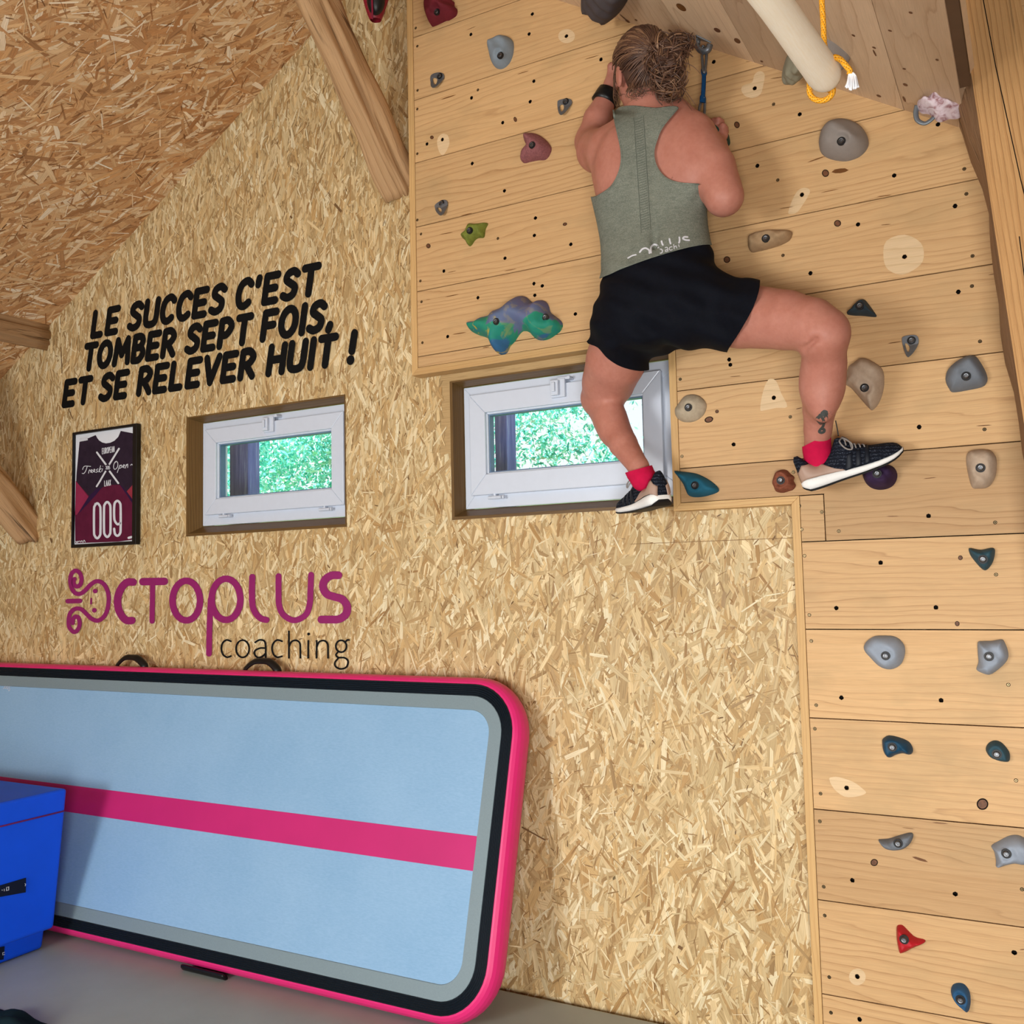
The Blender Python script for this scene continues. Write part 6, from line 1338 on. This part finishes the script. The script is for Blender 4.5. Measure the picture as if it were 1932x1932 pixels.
for xa, xb in (((1196, 222), (1210, 438)), ((1214, 218), (1228, 432))): 
    stroke_mesh(mb, [ln(*[(xa[0] + (xb[0] - xa[0]) * t_, xa[1] + (xb[1] - xa[1]) * t_) for t_ in [k / 24 for k in range(25)]])], lambda x, y: hit(x, y, tank_bvh, .0008), 1.2)
for k in range(46):
    y0 = 224 + k * 4.6; x0 = 1197 + (y0 - 222) * .065; stroke_mesh(mb, [[(x0 + 1, y0 + 2), (x0 + 8, y0), (x0 + 15, y0 - 3)]], lambda x, y: hit(x, y, tank_bvh, .0007), .9)
child(mb.build('knit_stripe', plain('knit_stripe_grey', (88, 94, 86), .9, .1)), person)
mb = MB()
for edge in ([(1157, 208), (1161, 232), (1167, 258), (1172, 284), (1172, 308), (1165, 332), (1151, 354), (1126, 371)], [(1279, 204), (1250, 239), (1238, 266), (1233, 290), (1239, 315), (1255, 335), (1280, 345), (1318, 348)]):
    stroke_mesh(mb, [cv(*edge, n=7)], lambda x, y: hit(x, y, tank_bvh, .0012), 3.2)
child(mb.build('edge_binding', M_TANK, smooth=True), person)
# tattoo of a seahorse, inked into the skin of the right calf
mb = MB(); ZY = (1480, 740, 8.05); ty = lambda *p: zm(*ZY, p); onB = lambda x, y: hit(x, y, bvh, .0006); ink = plain('tattoo_ink', (66, 68, 66), .5, .3, 0, .25, 120)
stroke_mesh(mb, [(ty(*cv((640, 300), (600, 290), (570, 330), (565, 370), (590, 420), (600, 470), (580, 530), (545, 570), (530, 600), (560, 615), (600, 600), (605, 570), (580, 560), n=5)), 5.2), (ty(*cv((580, 320), (620, 350), (630, 400), (610, 440), n=4)), 8.0), (ty(*cv((545, 350), (520, 380), (500, 400), (520, 440), (550, 470), n=4)), 6.5), (ty(*cv((640, 300), (655, 330), (640, 350), n=3)), 3)] + [([q_], 1.0) for q_ in ty((690, 290), (708, 298), (690, 325), (720, 335), (675, 360), (700, 310), (660, 385))], onB, 3)
child(mb.build('tattoo', ink), person)['label'] = 'dark seahorse tattoo'
# wrist band
mb = MB(); a_, b_ = P(1139, 194, -.088), P(1149, 170, -.083); mb.tube([a_, a_ + (b_ - a_) * .33, a_ + (b_ - a_) * .66, b_], [rpx(a_, 24.5), rpx(a_, 23), rpx(a_, 21.5), rpx(b_, 19.5)], 20); child(mb.build('wrist_band', M_BLACK, smooth=True), person)['label'] = 'black wrist band'
# --- socks and shoes
M_SOCK = plain('crimson_sock', (188, 18, 66), .85, .15, 0, .1, 60, .2)
def sock(pts, poly, name='sock'):
    c = [P(a, b, y) for a, b, y, r in pts]; lo_ = np.min(c, 0) - .08; hi_ = np.max(c, 0) + .08; f = SDF(lo_, hi_, .004); chain(f, pts, .015); V, Q = surfnet(f); V = relax(V, Q, 2, .5); px, py = proj(V); v, fc = cut(V, Q, polysd(poly, px, py)); return child(obj(name, v, fc, M_SOCK, smooth=True), person)
sock([(1199, 872, -.212, 25.5), (1206, 888, -.219, 25), (1214, 903, -.226, 25)], [(1160, 899), (1185, 890), (1228, 878), (1260, 872), (1270, 960), (1160, 960)])
sock([(1541, 825, -.185, 26), (1541, 845, -.165, 25.5), (1544, 878, -.150, 26)], [(1490, 851), (1516, 842), (1569, 815), (1600, 803), (1610, 930), (1490, 930)])
M_KNIT = NT('dark_knit'); o_ = M_KNIT.obj(); s3_ = M_KNIT.sep(o_); rb = M_KNIT.math('SINE', M_KNIT.math('ADD', M_KNIT.math('MULTIPLY', s3_[2], 620.), M_KNIT.math('MULTIPLY', M_KNIT.noise(o_, 20., 2), 6.))); ns = M_KNIT.noise(M_KNIT.mapv(o_, (220, 500, 500)), 1., 3, .7)
kc = M_KNIT.mix(M_KNIT.math('MULTIPLY', M_KNIT.math('GREATER_THAN', ns, .58), .75), lin((20, 25, 36)), lin((92, 98, 112))); kc = M_KNIT.mix(M_KNIT.math('GREATER_THAN', rb, .25), kc, lin((16, 20, 30))); M_KNIT.bump(rb, .35, .002); M_KNIT = M_KNIT.set(kc, .85, .15)
M_FOAM = plain('white_foam', (236, 236, 234), .6, .25, 0, .03, 260, .25); M_OUT = plain('black_rubber', (16, 16, 18), .6, .3); M_COUNT = plain('beige_plastic', (166, 138, 122), .45, .35, 0, .04); M_STRIPE = plain('dark_cage', (20, 26, 36), .55, .3); M_LACE = plain('grey_lace', (140, 134, 130), .85, .1, 0, .2, 200)
U = 0.2835 / 1550.                                          # traced profile units -> metres
PU = [-30, 0, 60, 120, 200, 275, 400, 540, 670, 740, 800, 900, 1030, 1150, 1260, 1370, 1450, 1500, 1528, 1545]
BOT = [-50, -90, -128, -134, -138, -140, -142, -142, -144, -145, -146, -146, -142, -138, -130, -112, -88, -66, -45, -18]
MID = [20, 58, 74, 72, 66, 60, 42, 24, 2, -8, -16, -22, -26, -28, -26, -22, -14, -8, -4, -6]
TOPP = [380, 445, 440, 360, 245, 200, 220, 305, 485, 490, 400, 300, 235, 190, 165, 140, 112, 80, 44, 10]
HW = [90, 150, 190, 205, 210, 208, 196, 190, 198, 208, 218, 236, 256, 266, 262, 238, 196, 150, 100, 30]
TW = [.40, .55, .60, .72, .80, .85, .85, .78, .62, .60, .62, .66, .72, .76, .78, .80, .82, .85, .85, .85]
def shoe(name, heel, toe, up, side, label):
    heel, toe = np.array(heel), np.array(toe); fx = (toe - heel); L = np.linalg.norm(fx); fx /= L; up = np.array(up, float); up -= fx * (up @ fx); up /= np.linalg.norm(up); sy = np.cross(up, fx) * side; k = U
    def W(u, s_, w): return heel + fx * (u * k) + sy * (s_ * k) + up * ((w + 60) * k)
    e = empty(name, W(700, 0, -140)); e.parent = None; n = 22
    us = np.concatenate([np.linspace(-30, 60, 7), np.linspace(90, 1450, 46), np.linspace(1465, 1545, 8)]); I = lambda A: np.interp(us, PU, A)
    bot, mid, top, hw, tw = I(BOT), I(MID), I(TOPP), I(HW), I(TW)
    def loft(rings, cap=True):
        m_ = len(rings[0]); f = [(i * m_ + j, i * m_ + (j + 1) % m_, (i + 1) * m_ + (j + 1) % m_, (i + 1) * m_ + j) for i in range(len(rings) - 1) for j in range(m_)]
        if side > 0: f = [q[::-1] for q in f]
        c0 = tuple(range(m_)); c1 = tuple((len(rings) - 1) * m_ + j for j in range(m_)); f += [c0 if side > 0 else c0[::-1], c1[::-1] if side > 0 else c1]
        return [tuple(p) for r in rings for p in r], f
    def upper_ring(i, g=0.0, fr=1.0):
        out = []
        for j in range(n):
            a = math.pi * j / (n - 1); c_, s_ = math.cos(a), math.sin(a); ww = hw[i] * (1 - (1 - tw[i]) * s_ ** 1.3) - 8 + g; out.append(W(us[i], ww * math.copysign(abs(c_) ** .75, c_), mid[i] + (top[i] - mid[i]) * fr * abs(s_) ** .8 + g * s_ * .5))
        return out + [W(us[i], 0, mid[i] - 20)]
    v, f = loft([upper_ring(i) for i in range(len(us))]); child(obj('upper', v, f, M_KNIT, smooth=True), e)
    def sole_ring(i, z0, z1, g):
        out = []
        for j in range(12):
            a = 2 * math.pi * j / 12; c_, s_ = math.cos(a), math.sin(a); out.append(W(us[i] + (14 if us[i] > 1500 else -10 if us[i] < 0 else 0), (hw[i] + g) * math.copysign(abs(c_) ** .45, c_), (z0 + z1) / 2 + (z1 - z0) / 2 * math.copysign(abs(s_) ** .45, s_)))
        return out
    v, f = loft([sole_ring(i, bot[i] + 14, mid[i] + 4, 12) for i in range(len(us))]); child(obj('midsole', v, f, M_FOAM, smooth=True), e)['label'] = 'thick white midsole'
    v, f = loft([sole_ring(i, bot[i] - 8, bot[i] + 16, 6 if us[i] < 1500 else 10) for i in range(len(us))]); child(obj('outsole', v, f, M_OUT, smooth=True), e)['label'] = 'black rubber outsole'
    # heel counter cup: both flanks, joined round the back
    mb = MB(); cu = [i for i in range(len(us)) if us[i] < 640]; prof_ = [(-30, 190), (60, 300), (200, 270), (330, 230), (430, 150), (520, 80), (640, 20)]
    for sgn in (0, 1):
        rows_ = []
        for i in cu:
            ht = np.interp(us[i], [p[0] for p in prof_], [p[1] for p in prof_]); r_ = []
            for j in range(7):
                w = mid[i] - 6 + (ht - mid[i]) * j / 6; fr_ = min(1, max(0, (w - mid[i]) / max(1, top[i] - mid[i]))); a = math.asin(min(1, fr_ ** 1.25)); ww = hw[i] * (1 - (1 - tw[i]) * math.sin(a) ** 1.3) - 8 + 9; r_.append(W(us[i], (1 if sgn == 0 else -1) * ww * abs(math.cos(a)) ** .75, w))
            rows_.append(r_)
        mb.add([p for r_ in rows_ for p in r_], [(i * 7 + j, i * 7 + j + 1, (i + 1) * 7 + j + 1, (i + 1) * 7 + j) for i in range(len(rows_) - 1) for j in range(6)])
    o = mb.build('heel_counter', M_COUNT, smooth=True); sm_ = o.modifiers.new('thickness', 'SOLIDIFY'); sm_.thickness = .003; sm_.offset = 0; child(o, e)['label'] = 'beige moulded heel counter'
    mb = MB()
    def surf(u, w, g=9):
        b_, m_, t_, h2, tw2 = [float(np.interp(u, PU, A)) for A in (BOT, MID, TOPP, HW, TW)]; fr_ = min(1, max(0, (w - m_) / max(1, t_ - m_))); a = math.asin(min(1, fr_ ** 1.25)); return (h2 * (1 - (1 - tw2) * math.sin(a) ** 1.3) - 8 + g) * abs(math.cos(a)) ** .75
    for sgn in (1, -1):
        for (ua, ub) in ((640, 760), (790, 890), (930, 1020)):
            rw = []
            for j in range(9):
                t_ = j / 8; w = -10 + t_ * 230; u0 = ua + t_ * 110; u1 = ub + t_ * 95 - t_ * 25; rw.append([W(u, sgn * surf(u, w), w) for u in (u0, (u0 + u1) / 2, u1)])
            mb.add([p for r_ in rw for p in r_], [(i * 3 + j, i * 3 + j + 1, (i + 1) * 3 + j + 1, (i + 1) * 3 + j) for i in range(8) for j in range(2)])
    o = mb.build('side_stripes', M_STRIPE, smooth=True); sm_ = o.modifiers.new('thickness', 'SOLIDIFY'); sm_.thickness = .002; sm_.offset = 0; child(o, e)
    mb = MB()
    for u in (790, 850, 910, 970, 1030):
        t_ = float(np.interp(u, PU, TOPP)); mb.tube(spline([W(u, -110, t_ - 70), W(u + 10, -60, t_ + 8), W(u, 0, t_ + 16), W(u - 10, 60, t_ + 8), W(u, 110, t_ - 70)], 4), .0022, 6)
    t_ = float(np.interp(770, PU, TOPP))
    for sgn in (1, -1): mb.tube(spline([W(775, sgn * 10, t_ + 14), W(720, sgn * 120, t_ - 10), W(760, sgn * 205, t_ - 120), W(840, sgn * 215, t_ - 170), W(870, sgn * 190, t_ - 90), W(800, sgn * 90, t_ + 10), W(775, sgn * 10, t_ + 14)], 6), .0024, 6)
    child(mb.build('laces', M_LACE, smooth=True), e)['label'] = 'thin grey laces'
    mb = MB(); tp = W(745, 60, 500); mb.tube(spline([tp, tp + up * .02 + fx * .004, tp + up * .045 + fx * .008], 4), .0018, 6); child(mb.build('lace_end', M_BLACK, smooth=True), e)
    e.parent = None; return e
def put_shoe(name, *a):
    e = shoe(name, *a); kids = [o for o in bpy.data.objects if o.parent == e]
    e.parent = person; e.matrix_parent_inverse = Matrix.Translation(-Vector(person.location)); return e
hR, tR = P(1519, 918, -.165), P(1674, 861, -.125)
put_shoe('shoe', hR, tR, -R[1] * 1.0 + np.array([.38, -.10, .0]), 1, '')['label'] = 'right running shoe seen from the side'
hL, tL = P(1250, 945, -.275), P(1168, 965, -.052)
put_shoe('shoe', hL, tL, np.array([.06, -.16, 1.0]), -1, '')['label'] = 'left running shoe seen from the heel'
# --- hair: scalp shell, gathered strands, messy bun, loose wisps
HS = SDF(HC - .26, HC + .26, .005)
HS.ell(hd(0, -.016, .020), (.087, .106, .104), AX, .02); HS.ell(hd(0, -.046, -.045), (.066, .050, .068), AX, .03)
tie = P(1238, 104, -.335); bun = [P(*q) for q in ((1252, 92, -.345), (1272, 100, -.335), (1284, 84, -.32), (1266, 122, -.345), (1254, 142, -.34), (1270, 146, -.325), (1245, 116, -.345), (1262, 168, -.315))]
SV, SQ = surfnet(HS); sbvh = BVHTree.FromPolygons([tuple(v) for v in SV], [tuple(int(i) for i in q) for q in SQ])
for b_ in bun: HS.ell(b_, (.026, .026, .026), k=.02)
V, Q = surfnet(HS); l_ = (V - HC) @ AX.T; m = np.minimum.reduce([.052 - l_[:, 1] + np.clip(l_[:, 2], 0, 1) * .45, l_[:, 2] + .080 + np.clip(-l_[:, 1], -.05, .06) * .6])
ear_ = np.minimum(np.hypot((l_[:, 1] + .012) / 1.0, (l_[:, 2] + .032) / 1.5), 1) - .028; m = np.where(np.abs(l_[:, 0]) > .045, np.minimum(m, np.where((l_[:, 1] > -.045) & (l_[:, 2] < .03), np.maximum(ear_, l_[:, 2] + .012), m)), m)
v, f = cut(V, Q, m)
t = NT('brown_hair'); g = t.sep(t.attr('grain')); nh = t.noise(t.comb(t.math('MULTIPLY', g[2], 3.1), 0., 0.), 8., 1); M_HAIR = t.set(t.ramp(nh, [(.3, lin((54, 36, 30))), (.48, lin((92, 64, 50))), (.64, lin((136, 102, 76))), (.78, lin((184, 150, 114)))]), .42, .45)
M_SCALP = plain('hair_base', (74, 52, 42), .6, .3, 0, .3, 60)
hair = obj('hair', v, f, M_SCALP, smooth=True); child(hair, person); hair['label'] = 'messy brown hair gathered in a loose bun'
mb = MB(); Gc = []; rng = np.random.default_rng(11)
def strand(pts, r, seed, n=4):
    b0 = len(mb.v); p = spline(pts, 4); k = len(p); mb.tube(p, [r * (1 - .6 * (i / (k - 1)) ** 2) for i in range(k)], n); Gc.extend([(i / k, 0, seed) for i in range(k) for _ in range(n)])
def on_head(d, off):
    d = AX.T @ (d / np.linalg.norm(d)); c = hd(0, -.016, .020); r = sbvh.ray_cast(Vector(c + d * .3), Vector(-d)); return np.array(r[0]) + d * off if r[0] is not None else c + d * (.1 + off)
tl = AX @ (tie - hd(0, -.016, .020)); tl /= np.linalg.norm(tl)
for i in range(900):
    a = rng.uniform(0, 2 * math.pi); z = rng.uniform(-.92, 1.0); d = np.array([math.cos(a) * math.sqrt(1 - z * z), math.sin(a) * math.sqrt(1 - z * z), z])
    if d[1] > .35 + max(0, d[2]) * .5: continue
    if abs(d[0]) > .6 and d[1] > -.2 and d[2] < .02: continue
    pts = [on_head(d * (1 - t_) + tl * t_ + np.array([0, 0, .12 * math.sin(math.pi * t_)]), .003 + .004 * rng.random() + .004 * math.sin(math.pi * t_)) for t_ in (0, .25, .5, .75, 1)]; strand(pts, rng.uniform(.0014, .0030), i)
for i in range(620):
    b_ = bun[rng.integers(len(bun))]; a = rng.normal(0, 1, 3) * .55 + R[0] * .8; a /= np.linalg.norm(a); c_ = np.cross(a, rng.normal(0, 1, 3)); c_ /= np.linalg.norm(c_); r_ = rng.uniform(.020, .036); a0 = rng.uniform(0, 6.28)
    strand([b_ + r_ * (1 + .12 * k) * (a * math.cos(a0 + k * .36) + c_ * math.sin(a0 + k * .36)) for k in range(5)], rng.uniform(.0018, .0036), i + 900)
for i in range(46):
    b_ = bun[rng.integers(len(bun))]; d = np.array([rng.uniform(-.1, 1), rng.uniform(-.5, .1), rng.uniform(-1, .8)]); d /= np.linalg.norm(d); s_ = b_ + d * .03; q_ = rng.normal(0, .012, 3); strand([s_, s_ + d * .016 + q_ * .4, s_ + d * .030 + q_ + np.array([0, 0, -.006]), s_ + d * .040 + q_ * 1.8 + np.array([0, 0, -.018])], .0014, i + 2000)
for i in range(60):                                         # wisps at the nape and beside the ear
    sg = rng.uniform(-.065, .06); s_ = hd(sg, -.085 + abs(sg) * .5, -.085); strand([s_, s_ + np.array([rng.normal(0, .006), -.006, -.02]), s_ + np.array([rng.normal(0, .012), -.004, -.04]), s_ + np.array([rng.normal(0, .02), rng.normal(0, .006), -.058 * rng.uniform(.6, 1.1)])], .0011, i + 3000)
for i in range(12):
    s_ = hd(-.080, .022 + rng.normal(0, .008), .01 + rng.normal(0, .012)); strand([s_, s_ + np.array([-.004, .0, -.03]), s_ + np.array([rng.normal(0, .006), .004, -.07]), s_ + np.array([.01 + rng.normal(0, .01), -.004, -.11 * rng.uniform(.7, 1.1)])], .0012, i + 4000)
st_ = mb.build('strands', M_HAIR, smooth=True); at = st_.data.attributes.new('grain', 'FLOAT_VECTOR', 'POINT'); at.data.foreach_set('vector', np.array(Gc, dtype=np.float32).ravel()); st_.parent = hair; st_.matrix_parent_inverse = hair.matrix_parent_inverse.copy() if False else Matrix.Identity(4)
bpy.context.view_layer.update()
st_.matrix_parent_inverse = hair.matrix_world.inverted()
